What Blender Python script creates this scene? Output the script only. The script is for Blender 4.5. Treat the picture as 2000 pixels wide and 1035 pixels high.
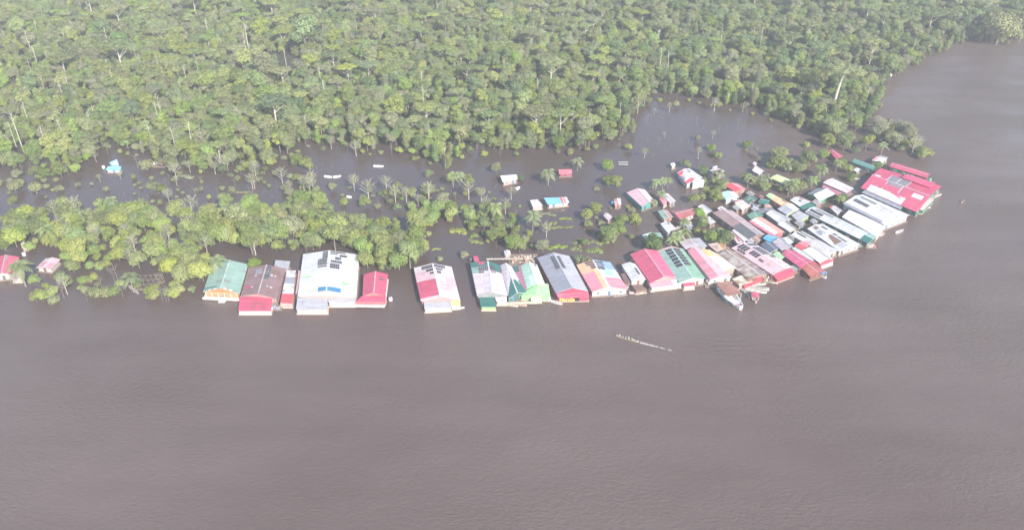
import bpy, math, random
import numpy as np
from mathutils import Vector, Matrix
for o in list(bpy.data.objects): bpy.data.objects.remove(o)
sc = bpy.context.scene
COL = sc.collection
# ------------------------------------------------------------ camera, world, sun
CH, PITCH, F = 150.0, math.radians(32), 1550.0
cd = bpy.data.cameras.new('camera'); cam = bpy.data.objects.new('camera', cd); COL.objects.link(cam)
cam.location = (0, 0, CH); cam.rotation_euler = (math.radians(90) - PITCH, 0, 0)
cd.sensor_width = 36; cd.lens = 36 * F / 2000; cd.clip_end = 20000; cd.clip_start = 1
sc.camera = cam
SUN_EL, SUN_AZ = math.radians(33), math.radians(151)      # azimuth clockwise from +Y
w = bpy.data.worlds.new('World'); sc.world = w; w.use_nodes = True
nt = w.node_tree; sky = nt.nodes.new('ShaderNodeTexSky'); sky.sky_type = 'NISHITA'; sky.sun_disc = False
sky.sun_elevation = SUN_EL; sky.sun_rotation = SUN_AZ; sky.dust_density = 0.7; sky.ozone_density = 2.0
bg = nt.nodes['Background']; nt.links.new(sky.outputs[0], bg.inputs[0]); bg.inputs[1].default_value = 0.15
sd = bpy.data.lights.new('sun', 'SUN'); sd.energy = 5.0; sd.angle = math.radians(0.5); sd.color = (1, 0.95, 0.87)
so = bpy.data.objects.new('sun', sd); COL.objects.link(so)
sdir = Vector((math.sin(SUN_AZ) * math.cos(SUN_EL), math.cos(SUN_AZ) * math.cos(SUN_EL), math.sin(SUN_EL)))
so.rotation_euler = sdir.to_track_quat('Z', 'Y').to_euler(); so.location = (0, -50, 300)
sc.view_settings.view_transform = 'Standard'; sc.view_settings.look = 'None'
sc.view_settings.exposure = 0.82; sc.view_settings.gamma = 1
sc.cycles.volume_bounces = 0; sc.cycles.max_bounces = 6; sc.cycles.transparent_max_bounces = 8

FW = Vector((0, math.cos(PITCH), -math.sin(PITCH))); UP = Vector((0, math.sin(PITCH), math.cos(PITCH)))
def G(px, py, z=0.0):
    "ground point (at height z) seen at photo pixel px, py"
    d = FW + Vector(((px - 1000) / F, 0, 0)) + UP * (-(py - 517.5) / F)
    t = (z - CH) / d.z
    return Vector((0, 0, CH)) + d * t
rnd = random.Random(7)

# ------------------------------------------------------------ materials
def newmat(name):
    m = bpy.data.materials.new(name); m.use_nodes = True
    n = m.node_tree.nodes; return m, n, m.node_tree.links, n['Principled BSDF']
def node(n, typ, **kw):
    x = n.new(typ)
    for k, v in kw.items(): setattr(x, k, v)
    return x
def math_(n, l, op, a, b=None, c=None):
    x = n.new('ShaderNodeMath'); x.operation = op
    for i, v in enumerate((a, b, c)):
        if v is None: continue
        if isinstance(v, (int, float)): x.inputs[i].default_value = v
        else: l.new(v, x.inputs[i])
    return x.outputs[0]
def mixc(n, l, f, a, b, mode='MIX'):
    x = n.new('ShaderNodeMix'); x.data_type = 'RGBA'; x.blend_type = mode
    for s, v in ((0, f), (6, a), (7, b)):
        if isinstance(v, (int, float)): x.inputs[s].default_value = v
        elif isinstance(v, tuple): x.inputs[s].default_value = (*v[:3], 1)
        else: l.new(v, x.inputs[s])
    return x.outputs[2]
_m = {}
def metal(col, rust=0.12):
    key = ('metal', tuple(round(c, 3) for c in col), rust)
    if key in _m: return _m[key]
    m, n, l, b = newmat('roof_sheet')
    uv = node(n, 'ShaderNodeUVMap'); sep = node(n, 'ShaderNodeSeparateXYZ'); l.new(uv.outputs[0], sep.inputs[0])
    U, V = sep.outputs[0], sep.outputs[1]
    idx = math_(n, l, 'FLOOR', math_(n, l, 'DIVIDE', U, 0.9))
    idv = math_(n, l, 'FLOOR', math_(n, l, 'DIVIDE', V, 3.1))
    cb = node(n, 'ShaderNodeCombineXYZ'); l.new(idx, cb.inputs[0]); l.new(idv, cb.inputs[1])
    wn = node(n, 'ShaderNodeTexWhiteNoise', noise_dimensions='3D'); l.new(cb.outputs[0], wn.inputs[0])
    oi = node(n, 'ShaderNodeObjectInfo'); l.new(oi.outputs['Random'], cb.inputs[2])
    c2 = node(n, 'ShaderNodeCombineXYZ')
    l.new(math_(n, l, 'MULTIPLY', U, 1.3), c2.inputs[0]); l.new(math_(n, l, 'MULTIPLY', V, 0.22), c2.inputs[1]); l.new(math_(n, l, 'MULTIPLY', oi.outputs['Random'], 40), c2.inputs[2])
    st = node(n, 'ShaderNodeTexNoise'); st.inputs['Scale'].default_value = 1.0; st.inputs['Detail'].default_value = 4; l.new(c2.outputs[0], st.inputs['Vector'])
    c3 = node(n, 'ShaderNodeCombineXYZ'); l.new(U, c3.inputs[0]); l.new(V, c3.inputs[1]); l.new(math_(n, l, 'MULTIPLY', oi.outputs['Random'], 77), c3.inputs[2])
    bl = node(n, 'ShaderNodeTexNoise'); bl.inputs['Scale'].default_value = 0.35; bl.inputs['Detail'].default_value = 5; l.new(c3.outputs[0], bl.inputs['Vector'])
    # value variation
    v1 = math_(n, l, 'MULTIPLY_ADD', wn.outputs[0], 0.16, 0.90)
    v2 = math_(n, l, 'MULTIPLY_ADD', st.outputs[0], 0.55, 0.72)
    vv = math_(n, l, 'MULTIPLY', v1, v2)
    seam = math_(n, l, 'LESS_THAN', math_(n, l, 'MODULO', math_(n, l, 'ADD', V, 100), 3.1), 0.14)
    vv = math_(n, l, 'MULTIPLY', vv, math_(n, l, 'MULTIPLY_ADD', seam, -0.13, 1.0))
    sm2 = math_(n, l, 'LESS_THAN', math_(n, l, 'MODULO', math_(n, l, 'ADD', U, 90), 0.9), 0.1)
    vv = math_(n, l, 'MULTIPLY', vv, math_(n, l, 'MULTIPLY_ADD', sm2, -0.1, 1.0))
    base = mixc(n, l, 1.0, tuple(col), vv, 'MULTIPLY')
    cm = node(n, 'ShaderNodeCombineColor')
    for i in range(3): l.new(vv, cm.inputs[i])
    base = mixc(n, l, 1.0, tuple(col), cm.outputs[0], 'MULTIPLY')
    rm = node(n, 'ShaderNodeMapRange'); l.new(math_(n, l, 'ADD', bl.outputs[0], math_(n, l, 'MULTIPLY', st.outputs[0], 0.4)), rm.inputs[0])
    rm.inputs[1].default_value = 0.79 - rust * 0.42; rm.inputs[2].default_value = 0.99 - rust * 0.36
    rf = math_(n, l, 'MULTIPLY', rm.outputs[0], min(0.85, 0.42 + rust))
    base = mixc(n, l, rf, base, (0.20, 0.105, 0.065))
    l.new(base, b.inputs['Base Color']); b.inputs['Roughness'].default_value = 0.48
    bp = node(n, 'ShaderNodeBump'); bp.inputs['Strength'].default_value = 0.35; bp.inputs['Distance'].default_value = 0.06
    sn = math_(n, l, 'SINE', math_(n, l, 'MULTIPLY', U, 6.2832 / 0.45)); l.new(math_(n, l, 'ADD', sn, math_(n, l, 'MULTIPLY', bl.outputs[0], 3)), bp.inputs['Height'])
    l.new(bp.outputs[0], b.inputs['Normal'])
    _m[key] = m; return m
def paint(col, rough=0.7, var=0.25, scale=0.8, name='painted_wood'):
    key = (name, tuple(round(c, 3) for c in col), rough, var)
    if key in _m: return _m[key]
    m, n, l, b = newmat(name)
    tc = node(n, 'ShaderNodeNewGeometry'); no = node(n, 'ShaderNodeTexNoise'); no.inputs['Scale'].default_value = scale; no.inputs['Detail'].default_value = 6
    l.new(tc.outputs['Position'], no.inputs['Vector'])
    v = math_(n, l, 'MULTIPLY_ADD', no.outputs[0], var * 2, 1 - var)
    cm = node(n, 'ShaderNodeCombineColor')
    for i in range(3): l.new(v, cm.inputs[i])
    l.new(mixc(n, l, 1.0, tuple(col), cm.outputs[0], 'MULTIPLY'), b.inputs['Base Color'])
    b.inputs['Roughness'].default_value = rough
    _m[key] = m; return m
def foliage(name, dark, light, shift):
    m, n, l, b = newmat(name)
    at = node(n, 'ShaderNodeAttribute'); at.attribute_name = 'tint'
    oi = node(n, 'ShaderNodeObjectInfo')
    c = mixc(n, l, at.outputs['Fac'], tuple(dark), tuple(light))
    wn = node(n, 'ShaderNodeTexWhiteNoise', noise_dimensions='1D'); l.new(math_(n, l, 'MULTIPLY', oi.outputs['Random'], 91.7), wn.inputs['W'])
    s2 = node(n, 'ShaderNodeSeparateColor'); l.new(wn.outputs['Color'], s2.inputs[0])
    hs = node(n, 'ShaderNodeHueSaturation')
    l.new(math_(n, l, 'MULTIPLY_ADD', s2.outputs[0], shift, 0.5 - shift * 0.55), hs.inputs['Hue'])
    l.new(math_(n, l, 'MULTIPLY_ADD', s2.outputs[1], 0.35, 0.78), hs.inputs['Saturation'])
    l.new(math_(n, l, 'MULTIPLY_ADD', s2.outputs[2], 0.6, 0.95), hs.inputs['Value'])
    l.new(c, hs.inputs['Color']); l.new(hs.outputs[0], b.inputs['Base Color'])
    b.inputs['Roughness'].default_value = 0.6
    b.inputs['Specular IOR Level'].default_value = 0.3
    tr = node(n, 'ShaderNodeBsdfTranslucent'); l.new(hs.outputs[0], tr.inputs[0]); mx = node(n, 'ShaderNodeMixShader'); mx.inputs[0].default_value = 0.22
    l.new(b.outputs[0], mx.inputs[1]); l.new(tr.outputs[0], mx.inputs[2]); l.new(mx.outputs[0], n['Material Output'].inputs['Surface'])
    return m
FOL = {
 'mid': foliage('mid_green_leaves', (0.115, 0.15, 0.045), (0.235, 0.275, 0.09), 0.04),
 'dark': foliage('dark_green_leaves', (0.080, 0.122, 0.045), (0.165, 0.22, 0.08), 0.035),
 'yellow': foliage('yellow_green_leaves', (0.165, 0.19, 0.045), (0.30, 0.33, 0.10), 0.025),
 'olive': foliage('grey_olive_leaves', (0.145, 0.155, 0.075), (0.265, 0.275, 0.14), 0.035),
 'bright': foliage('bright_green_leaves', (0.125, 0.185, 0.04), (0.25, 0.33, 0.09), 0.025),
 'palm': foliage('palm_leaves', (0.11, 0.155, 0.06), (0.25, 0.29, 0.13), 0.03),
}
BARK = paint((0.25, 0.215, 0.175), 0.8, 0.3, 1.5, 'pale_bark')
BARKD = paint((0.20, 0.165, 0.13), 0.85, 0.3, 1.5, 'brown_bark')
BARKW = paint((0.54, 0.49, 0.41), 0.8, 0.25, 1.5, 'bleached_wood')
WOOD = paint((0.24, 0.18, 0.14), 0.85, 0.3, 1.2, 'weathered_planks')
WOODL = paint((0.50, 0.42, 0.34), 0.8, 0.3, 1.2, 'pale_planks')
DARK = paint((0.035, 0.032, 0.03), 0.6, 0.2, 1.0, 'dark_opening')
GLASS = paint((0.03, 0.04, 0.05), 0.15, 0.1, 1.0, 'window_glass')
TRIM = paint((0.78, 0.76, 0.72), 0.6, 0.1, 1.0, 'white_trim')
def panel_mat():
    m, n, l, b = newmat('solar_cells')
    tc = node(n, 'ShaderNodeTexCoord'); br = node(n, 'ShaderNodeTexBrick')
    br.offset = 0; br.inputs['Scale'].default_value = 1; br.inputs['Mortar Size'].default_value = 0.012
    br.inputs['Brick Width'].default_value = 0.166; br.inputs['Row Height'].default_value = 0.166
    br.inputs['Color1'].default_value = (0.018, 0.020, 0.03, 1); br.inputs['Color2'].default_value = (0.016, 0.018, 0.028, 1); br.inputs['Mortar'].default_value = (0.07, 0.075, 0.09, 1)
    l.new(tc.outputs['Object'], br.inputs['Vector']); l.new(br.outputs[0], b.inputs['Base Color']); b.inputs['Roughness'].default_value = 0.5
    return m
CELL = panel_mat(); FRAME = paint((0.5, 0.5, 0.52), 0.4, 0.05, 1, 'aluminium_frame')

# ------------------------------------------------------------ mesh helpers
class MB:
    def __init__(s): s.v = []; s.f = []; s.m = []; s.uv = []
    def face(s, pts, mi=0, uvs=None):
        k = len(s.v); s.v += [tuple(p) for p in pts]; s.f.append(tuple(range(k, k + len(pts)))); s.m.append(mi)
        s.uv += uvs if uvs else [(p[0], p[1]) for p in pts]
    def hexa(s, b, t, mi=0):
        "b, t: lists of points, bottom and top rings"
        n = len(b)
        s.face(t, mi); s.face(b[::-1], mi)
        for i in range(n):
            j = (i + 1) % n; L = (Vector(b[j]) - Vector(b[i])).length; H = (Vector(t[i]) - Vector(b[i])).length
            s.face([b[i], b[j], t[j], t[i]], mi, [(0, 0), (L, 0), (L, H), (0, H)])
    def box(s, c, d, mi=0, rz=0.0):
        x, y, z = d[0] / 2, d[1] / 2, d[2] / 2; cs, sn = math.cos(rz), math.sin(rz)
        q = [(-x, -y), (x, -y), (x, y), (-x, y)]
        q = [(c[0] + a * cs - b * sn, c[1] + a * sn + b * cs) for a, b in q]
        s.hexa([(a, b, c[2] - z) for a, b in q], [(a, b, c[2] + z) for a, b in q], mi)
    def tube(s, pts, rad, n=6, mi=0):
        rings = []
        for i, p in enumerate(pts):
            p = Vector(p); a = Vector(pts[max(0, i - 1)]); b = Vector(pts[min(len(pts) - 1, i + 1)])
            d = (b - a).normalized(); u = d.orthogonal().normalized() if abs(d.z) < 0.99 else Vector((1, 0, 0)); u = (u - d * u.dot(d)).normalized(); v = d.cross(u)
            rings.append([p + (u * math.cos(t * 2 * math.pi / n) + v * math.sin(t * 2 * math.pi / n)) * rad[i] for t in range(n)])
        for i in range(len(rings) - 1):
            for t in range(n):
                u_ = (t + 1) % n; s.face([rings[i][t], rings[i][u_], rings[i + 1][u_], rings[i + 1][t]], mi)
        s.face(rings[-1], mi); s.face(rings[0][::-1], mi)
    def mesh(s, name, mats):
        me = bpy.data.meshes.new(name); me.from_pydata(s.v, [], s.f)
        for m in mats: me.materials.append(m)
        me.polygons.foreach_set('material_index', s.m)
        u = me.uv_layers.new(name='UVMap'); u.data.foreach_set('uv', np.array(s.uv, dtype=np.float32).ravel())
        me.update(); return me
def obj(name, me, parent=None, loc=(0, 0, 0)):
    o = bpy.data.objects.new(name, me); COL.objects.link(o); o.location = loc
    if parent: o.parent = parent
    return o
def tag(o, label=None, cat=None, group=None, kind=None):
    if label: o['label'] = label
    if cat: o['category'] = cat
    if group: o['group'] = group
    if kind: o['kind'] = kind
    return o
def thing(name, label, cat, loc=(0, 0, 0), group=None, rz=0):
    o = bpy.data.objects.new(name, None); COL.objects.link(o); o.location = loc; o.rotation_euler = (0, 0, rz)
    o.empty_display_size = 0.5
    return tag(o, label, cat, group)
def dup(root, loc, rz=0, sc_=1.0, label=None, group=None):
    r = root.copy(); COL.objects.link(r); r.location = loc; r.rotation_euler = (0, 0, rz)
    r.scale = (sc_,) * 3 if isinstance(sc_, (int, float)) else sc_
    if label: r['label'] = label
    if group: r['group'] = group
    for c in root.children:
        k = c.copy(); COL.objects.link(k); k.parent = r
        for g in c.children:
            h = g.copy(); COL.objects.link(h); h.parent = k
    return r

# ------------------------------------------------------------ setting: bed, water, forest floor
X0, X1, Y0, Y1 = -1700, 1700, -500, 2600
mb = MB(); mb.face([(X0, Y0, -4), (X1, Y0, -4), (X1, Y1, -4), (X0, Y1, -4)])
tag(obj('ground', mb.mesh('ground', [paint((0.09, 0.07, 0.05), 0.9, 0.3, 0.05, 'river_mud')])), kind='structure')
def water_mat():
    m, n, l, b = newmat('river_water')
    g = node(n, 'ShaderNodeNewGeometry'); P = g.outputs['Position']
    def noise(scale, detail=4, sx=1, sy=1, rough=0.55):
        mp = node(n, 'ShaderNodeMapping'); mp.inputs['Scale'].default_value = (sx, sy, 1); mp.inputs['Rotation'].default_value = (0, 0, 0.5); l.new(P, mp.inputs[0])
        t = node(n, 'ShaderNodeTexNoise'); t.inputs['Scale'].default_value = scale; t.inputs['Detail'].default_value = detail; t.inputs['Roughness'].default_value = rough
        l.new(mp.outputs[0], t.inputs['Vector']); return t.outputs[0]
    big = noise(0.012, 3, 1, 1.6)
    st = noise(0.035, 5, 0.35, 2.2, 0.6)
    silt = math_(n, l, 'ADD', math_(n, l, 'MULTIPLY', big, 0.6), math_(n, l, 'MULTIPLY', st, 0.4))
    sr = node(n, 'ShaderNodeMapRange'); l.new(silt, sr.inputs[0]); sr.inputs[1].default_value = 0.32; sr.inputs[2].default_value = 0.68
    col = mixc(n, l, sr.outputs[0], (0.105, 0.072, 0.060), (0.150, 0.108, 0.094))
    b.inputs['Roughness'].default_value = 0.12; b.inputs['IOR'].default_value = 1.42
    # river is ruffled, sheltered lagoon calmer: wind patches
    mr = node(n, 'ShaderNodeMapRange'); l.new(noise(0.02, 3, 1, 1.5), mr.inputs[0]); mr.inputs[1].default_value = 0.35; mr.inputs[2].default_value = 0.65; mr.inputs[3].default_value = 0.35; mr.inputs[4].default_value = 1.0
    sp = node(n, 'ShaderNodeSeparateXYZ'); l.new(P, sp.inputs[0])
    # the open river reaches from the near shore; on its right it passes the village point
    edge = math_(n, l, 'SUBTRACT', sp.outputs[1], math_(n, l, 'MULTIPLY', math_(n, l, 'MAXIMUM', sp.outputs[0], 0.0), 1.15))
    cm = node(n, 'ShaderNodeMapRange'); l.new(edge, cm.inputs[0]); cm.inputs[1].default_value = 195; cm.inputs[2].default_value = 225; cm.inputs[3].default_value = 1.0; cm.inputs[4].default_value = 0.25
    # clear black water of the flooded lagoon against the silty river
    lg = node(n, 'ShaderNodeMapRange'); l.new(math_(n, l, 'ADD', edge, math_(n, l, 'MULTIPLY', big, 30)), lg.inputs[0]); lg.inputs[1].default_value = 215; lg.inputs[2].default_value = 260
    l.new(mixc(n, l, lg.outputs[0], col, (0.084, 0.060, 0.053)), b.inputs['Base Color'])
    h = math_(n, l, 'ADD', math_(n, l, 'MULTIPLY', noise(0.55, 5, 1, 2.0, 0.65), 0.7), math_(n, l, 'MULTIPLY', noise(1.8, 3, 1, 1.6), 0.22))
    h = math_(n, l, 'MULTIPLY', h, math_(n, l, 'MULTIPLY', mr.outputs[0], cm.outputs[0]))
    # boat wash: fading arcs that fan out behind the long canoe
    A = G(1240, 665); Bv = G(1310, 684)
    d = (Bv - A).normalized()
    rx = math_(n, l, 'ADD', math_(n, l, 'MULTIPLY', math_(n, l, 'SUBTRACT', sp.outputs[0], A.x), d.x), math_(n, l, 'MULTIPLY', math_(n, l, 'SUBTRACT', sp.outputs[1], A.y), d.y))
    ry = math_(n, l, 'ADD', math_(n, l, 'MULTIPLY', math_(n, l, 'SUBTRACT', sp.outputs[0], A.x), -d.y), math_(n, l, 'MULTIPLY', math_(n, l, 'SUBTRACT', sp.outputs[1], A.y), d.x))
    nz = noise(0.12, 3)
    ay = math_(n, l, 'ABSOLUTE', ry)
    ph = math_(n, l, 'ADD', math_(n, l, 'MULTIPLY', math_(n, l, 'SUBTRACT', ay, math_(n, l, 'MULTIPLY', rx, 0.33)), 2.3), math_(n, l, 'MULTIPLY', nz, 14.0))
    band = math_(n, l, 'MULTIPLY', math_(n, l, 'SUBTRACT', ay, math_(n, l, 'MULTIPLY', rx, 0.33)), 0.16)
    env = math_(n, l, 'POWER', 2.718, math_(n, l, 'MULTIPLY', math_(n, l, 'MULTIPLY', band, band), -1.0))
    fx = node(n, 'ShaderNodeMapRange'); l.new(rx, fx.inputs[0]); fx.inputs[1].default_value = 0; fx.inputs[2].default_value = 12
    fx2 = node(n, 'ShaderNodeMapRange'); l.new(rx, fx2.inputs[0]); fx2.inputs[1].default_value = 30; fx2.inputs[2].default_value = 110; fx2.inputs[3].default_value = 1; fx2.inputs[4].default_value = 0
    wk = math_(n, l, 'MULTIPLY', math_(n, l, 'SINE', ph), math_(n, l, 'MULTIPLY', env, math_(n, l, 'MULTIPLY', fx.outputs[0], fx2.outputs[0])))
    h = math_(n, l, 'ADD', h, math_(n, l, 'MULTIPLY', wk, 0.10))
    bp = node(n, 'ShaderNodeBump'); bp.inputs['Strength'].default_value = 0.9; bp.inputs['Distance'].default_value = 0.9
    l.new(h, bp.inputs['Height']); l.new(bp.outputs[0], b.inputs['Normal'])
    return m
mb = MB(); mb.face([(X0, Y0, 0), (X1, Y0, 0), (X1, Y1, 0), (X0, Y1, 0)])
WATER = water_mat(); tag(obj('water', mb.mesh('water', [WATER])), kind='structure')

# forest outline, by ground point (photo pixels of the tree bases)
FOREST = [(-260, 335), (-60, 322), (40, 330), (150, 335), (200, 300), (235, 292), (280, 305), (320, 332), (420, 338), (500, 342), (545, 312), (590, 282), (650, 285), (700, 296), (760, 292), (850, 318), (880, 318), (930, 296), (1060, 298), (1130, 296), (1215, 268), (1238, 222), (1290, 190), (1330, 185), (1400, 205), (1470, 215), (1540, 240), (1600, 268), (1650, 262), (1700, 250), (1722, 215), (1728, 160), (1775, 138), (1840, 108), (1868, 88), (1925, 84), (1960, 92), (2010, 72), (2100, 55), (2300, 10), (2300, -100), (-330, -100)]
fw = [G(x, y) for x, y in FOREST]
def inside(p, poly):
    r = False; j = len(poly) - 1
    for i in range(len(poly)):
        a, b = poly[i], poly[j]
        if (a[1] > p[1]) != (b[1] > p[1]) and p[0] < (b[0] - a[0]) * (p[1] - a[1]) / (b[1] - a[1]) + a[0]: r = not r
        j = i
    return r
floor = [G(x, max(y - 16, -100)) if y > 0 else G(x, y) for x, y in FOREST]
mb = MB(); mb.face([(p.x, p.y, 0.02) for p in floor])
tag(obj('forest_floor', mb.mesh('forest_floor', [paint((0.05, 0.05, 0.03), 0.9, 0.4, 0.2, 'leaf_litter')])), kind='structure')

# ------------------------------------------------------------ vegetation meshes
def leaf_mesh(name, lobes, n, size, mat, seed, flat=0.0, hang=0.0):
    "leaf sprays scattered over the shells of several lobes: (centre, radii) each"
    r = np.random.RandomState(seed)
    w_ = np.array([l[1][0] * l[1][1] + l[1][0] * l[1][2] for l in lobes]); w_ = w_ / w_.sum()
    which = r.choice(len(lobes), n, p=w_)
    d = r.normal(size=(n, 3)); d /= np.linalg.norm(d, axis=1)[:, None]
    d[:, 2] = np.where((d[:, 2] < -0.25) & (r.rand(n) < 0.7 - hang), -d[:, 2], d[:, 2])
    c = np.array([l[0] for l in lobes])[which]; R = np.array([l[1] for l in lobes])[which]
    rad = 1.0 - np.abs(r.normal(0, 0.17, n)); rad[r.rand(n) < 0.08] *= 1.13
    # bumpy outline: clusters
    cl = np.sin(d[:, 0] * 5 + which * 1.7) * np.sin(d[:, 1] * 6 + which) * np.sin(d[:, 2] * 5 + 2 * which)
    rad = rad * (1 + 0.16 * cl)
    p = c + d * R * rad[:, None]
    keep = (cl + r.rand(n) * 0.9) > -0.3
    p, d, which, cl = p[keep], d[keep], which[keep], cl[keep]; n = len(p)
    nm = d + r.normal(0, 0.42, (n, 3)); nm[:, 2] += 0.45 + flat; nm /= np.linalg.norm(nm, axis=1)[:, None]
    t = np.cross(nm, r.normal(size=(n, 3))); t /= np.linalg.norm(t, axis=1)[:, None]; b = np.cross(nm, t)
    s = size * (0.6 + 0.8 * r.rand(n))[:, None]
    a1 = 0.5 + 0.25 * r.rand(n)[:, None]; a2 = 0.35 + 0.25 * r.rand(n)[:, None]
    V = np.stack([p - t * s * a1, p - b * s * a2 + nm * s * 0.08, p + t * s * a1 * 0.9, p + b * s * a2 - nm * s * 0.1], 1).reshape(-1, 3)
    V[:, 2] = np.maximum(V[:, 2], 0.03)
    me = bpy.data.meshes.new(name); me.vertices.add(4 * n); me.vertices.foreach_set('co', V.astype(np.float32).ravel())
    me.loops.add(4 * n); me.loops.foreach_set('vertex_index', np.arange(4 * n, dtype=np.int32))
    me.polygons.add(n); me.polygons.foreach_set('loop_start', np.arange(0, 4 * n, 4, dtype=np.int32)); me.polygons.foreach_set('loop_total', np.full(n, 4, dtype=np.int32))
    at = me.attributes.new('tint', 'FLOAT', 'FACE')
    lt = r.rand(len(lobes))[which]
    at.data.foreach_set('value', np.clip(0.45 * r.rand(n) + 0.35 * lt + 0.15 * (cl > 0) , 0, 1).astype(np.float32))
    me.materials.append(mat); me.update(); me.validate(); return me
def trunk_mesh(name, H, r0, mat, seed, limbs=4, spread=2.5, z0=0.45, lean=0.3, top=0.8):
    q = random.Random(seed); mb = MB(); x = q.uniform(-lean, lean); y = q.uniform(-lean, lean)
    axis = [(0, 0, -1.5), (x * .3, y * .3, H * .25), (x, y, H * .55), (x * 1.4, y * 1.4, H * top)]
    mb.tube(axis, [r0 * 1.15, r0, r0 * .72, r0 * .3], 6)
    for i in range(limbs):
        a = i * 6.283 / limbs + q.uniform(-.5, .5); z = H * (z0 + 0.3 * q.random()); s = spread * q.uniform(.7, 1.1)
        b = (x * z / H * 1.4, y * z / H * 1.4, z)
        m_ = (b[0] + math.cos(a) * s * .5, b[1] + math.sin(a) * s * .5, z + s * .45)
        e = (b[0] + math.cos(a) * s, b[1] + math.sin(a) * s, z + s * q.uniform(.7, 1.1))
        mb.tube([b, m_, e], [r0 * .45, r0 * .3, r0 * .1], 5)
    return mb.mesh(name, [mat])
def lobes_round(seed, H, R, n=7, zc=0.68, vr=0.75):
    q = random.Random(seed); L = [((0, 0, H * zc + R * .15), (R * .68, R * .68, R * .62))]
    for i in range(n):
        a = i * 6.283 / n + q.uniform(-.4, .4); d = R * q.uniform(.42, .66); rr = R * q.uniform(.34, .52)
        L.append(((math.cos(a) * d, math.sin(a) * d, H * zc + R * vr * q.uniform(-.55, .5)), (rr, rr, rr * .85)))
    return L
def lobes_col(seed, H, R):
    q = random.Random(seed); L = []
    k = 7
    for i in range(k):
        z = H * (0.16 + 0.76 * i / (k - 1)); f = (0.55 + 0.45 * math.sin((i + .7) / k * 3.0))
        L.append(((q.uniform(-.3, .3) * R, q.uniform(-.3, .3) * R, z), (R * f * q.uniform(.7, .95), R * f * q.uniform(.7, .95), H * .11)))
    return L
def lobes_umb(seed, H, R):
    q = random.Random(seed); L = []
    for i in range(11):
        a = i * 2.4; d = R * .78 * math.sqrt((i + .3) / 11); rr = R * q.uniform(.26, .36)
        L.append(((math.cos(a) * d, math.sin(a) * d, H * .9 - d * d / R * .16 + q.uniform(-.3, .3)), (rr, rr, rr * .42)))
    return L
def lobes_shrub(seed, H, R):
    q = random.Random(seed); L = []
    for i in range(6):
        a = i * 6.283 / 6; d = R * q.uniform(.2, .6); rr = R * q.uniform(.4, .6)
        L.append(((math.cos(a) * d, math.sin(a) * d, H * q.uniform(.3, .6)), (rr, rr, H * .42)))
    return L
def bare_mesh(name, H, seed, mat, n=9, r0=0.2, z0=.35, spread=.42):
    q = random.Random(seed); mb = MB(); mb.tube([(0, 0, -1.5), (q.uniform(-.3, .3), q.uniform(-.3, .3), H * .5), (q.uniform(-.5, .5), q.uniform(-.5, .5), H)], [r0, r0 * .7, r0 * .2], 6)
    for i in range(n):
        a = i * 2.4 + q.uniform(-.3, .3); z = H * (z0 + (1 - z0) * .8 * i / n); s = H * spread * q.uniform(.55, 1) * (1 - .45 * i / n)
        m_ = Vector((math.cos(a) * s * .5, math.sin(a) * s * .5, z + s * .5)); e = Vector((math.cos(a) * s, math.sin(a) * s, z + s * q.uniform(.8, 1.2)))
        mb.tube([(0, 0, z), m_, e], [r0 * .5, r0 * .34, r0 * .12], 4)
        for k in range(3):
            f = m_.lerp(e, k / 3); a2 = a + q.uniform(-1.3, 1.3); s2 = s * q.uniform(.25, .5)
            mb.tube([f, f + Vector((math.cos(a2) * s2, math.sin(a2) * s2, s2 * q.uniform(.3, 1)))], [r0 * .26, r0 * .1], 4)
    return mb.mesh(name, [mat])
def palm_crown(name, H, R, seed, mat, nf=18):
    q = random.Random(seed); V = []; tint = []
    def quad(a, b, c, d, t): V.extend([a, b, c, d]); tint.append(t)
    for i in range(nf):
        a = i * 2.4 + q.uniform(-.2, .2); el = q.uniform(.15, 1.15) if i % 3 else q.uniform(-.35, .2); L = R * q.uniform(.8, 1.1); tt = q.random()
        d = Vector((math.cos(a), math.sin(a), 0)); sd_ = Vector((-d.y, d.x, 0)); pts = []
        for k in range(7):
            s = k / 6; pts.append(Vector((0, 0, H)) + d * (L * s * math.cos(el) + .05) + Vector((0, 0, L * (math.sin(el) * s - 0.62 * s * s))))
        for k in range(6):
            wv = L * .26 * math.sin((k + .8) / 6.6 * 3.1) + .05; p, r_ = pts[k], pts[k + 1]
            for sg in (-1, 1):
                for h_ in (0, .5):
                    a0 = p.lerp(r_, h_); a1 = p.lerp(r_, h_ + .36); tip = sd_ * sg * wv + (r_ - p) * .9 + Vector((0, 0, -wv * .55))
                    quad(a0, a1, a1 + tip, a0 + tip, min(1, tt * .6 + q.random() * .4))
    n = len(tint); me = bpy.data.meshes.new(name); me.from_pydata([tuple(v) for v in V], [], [tuple(range(4 * i, 4 * i + 4)) for i in range(n)])
    at = me.attributes.new('tint', 'FLOAT', 'FACE'); at.data.foreach_set('value', tint); me.materials.append(mat); me.update(); return me
def palm_trunk(name, H, seed):
    q = random.Random(seed); mb = MB(); lx = q.uniform(-.5, .5); mb.tube([(-lx, 0, -1.5), (-lx * .6, 0, H * .4), (0, 0, H + .1)], [.24, .18, .15], 6); return mb.mesh(name, [BARK])

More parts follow.
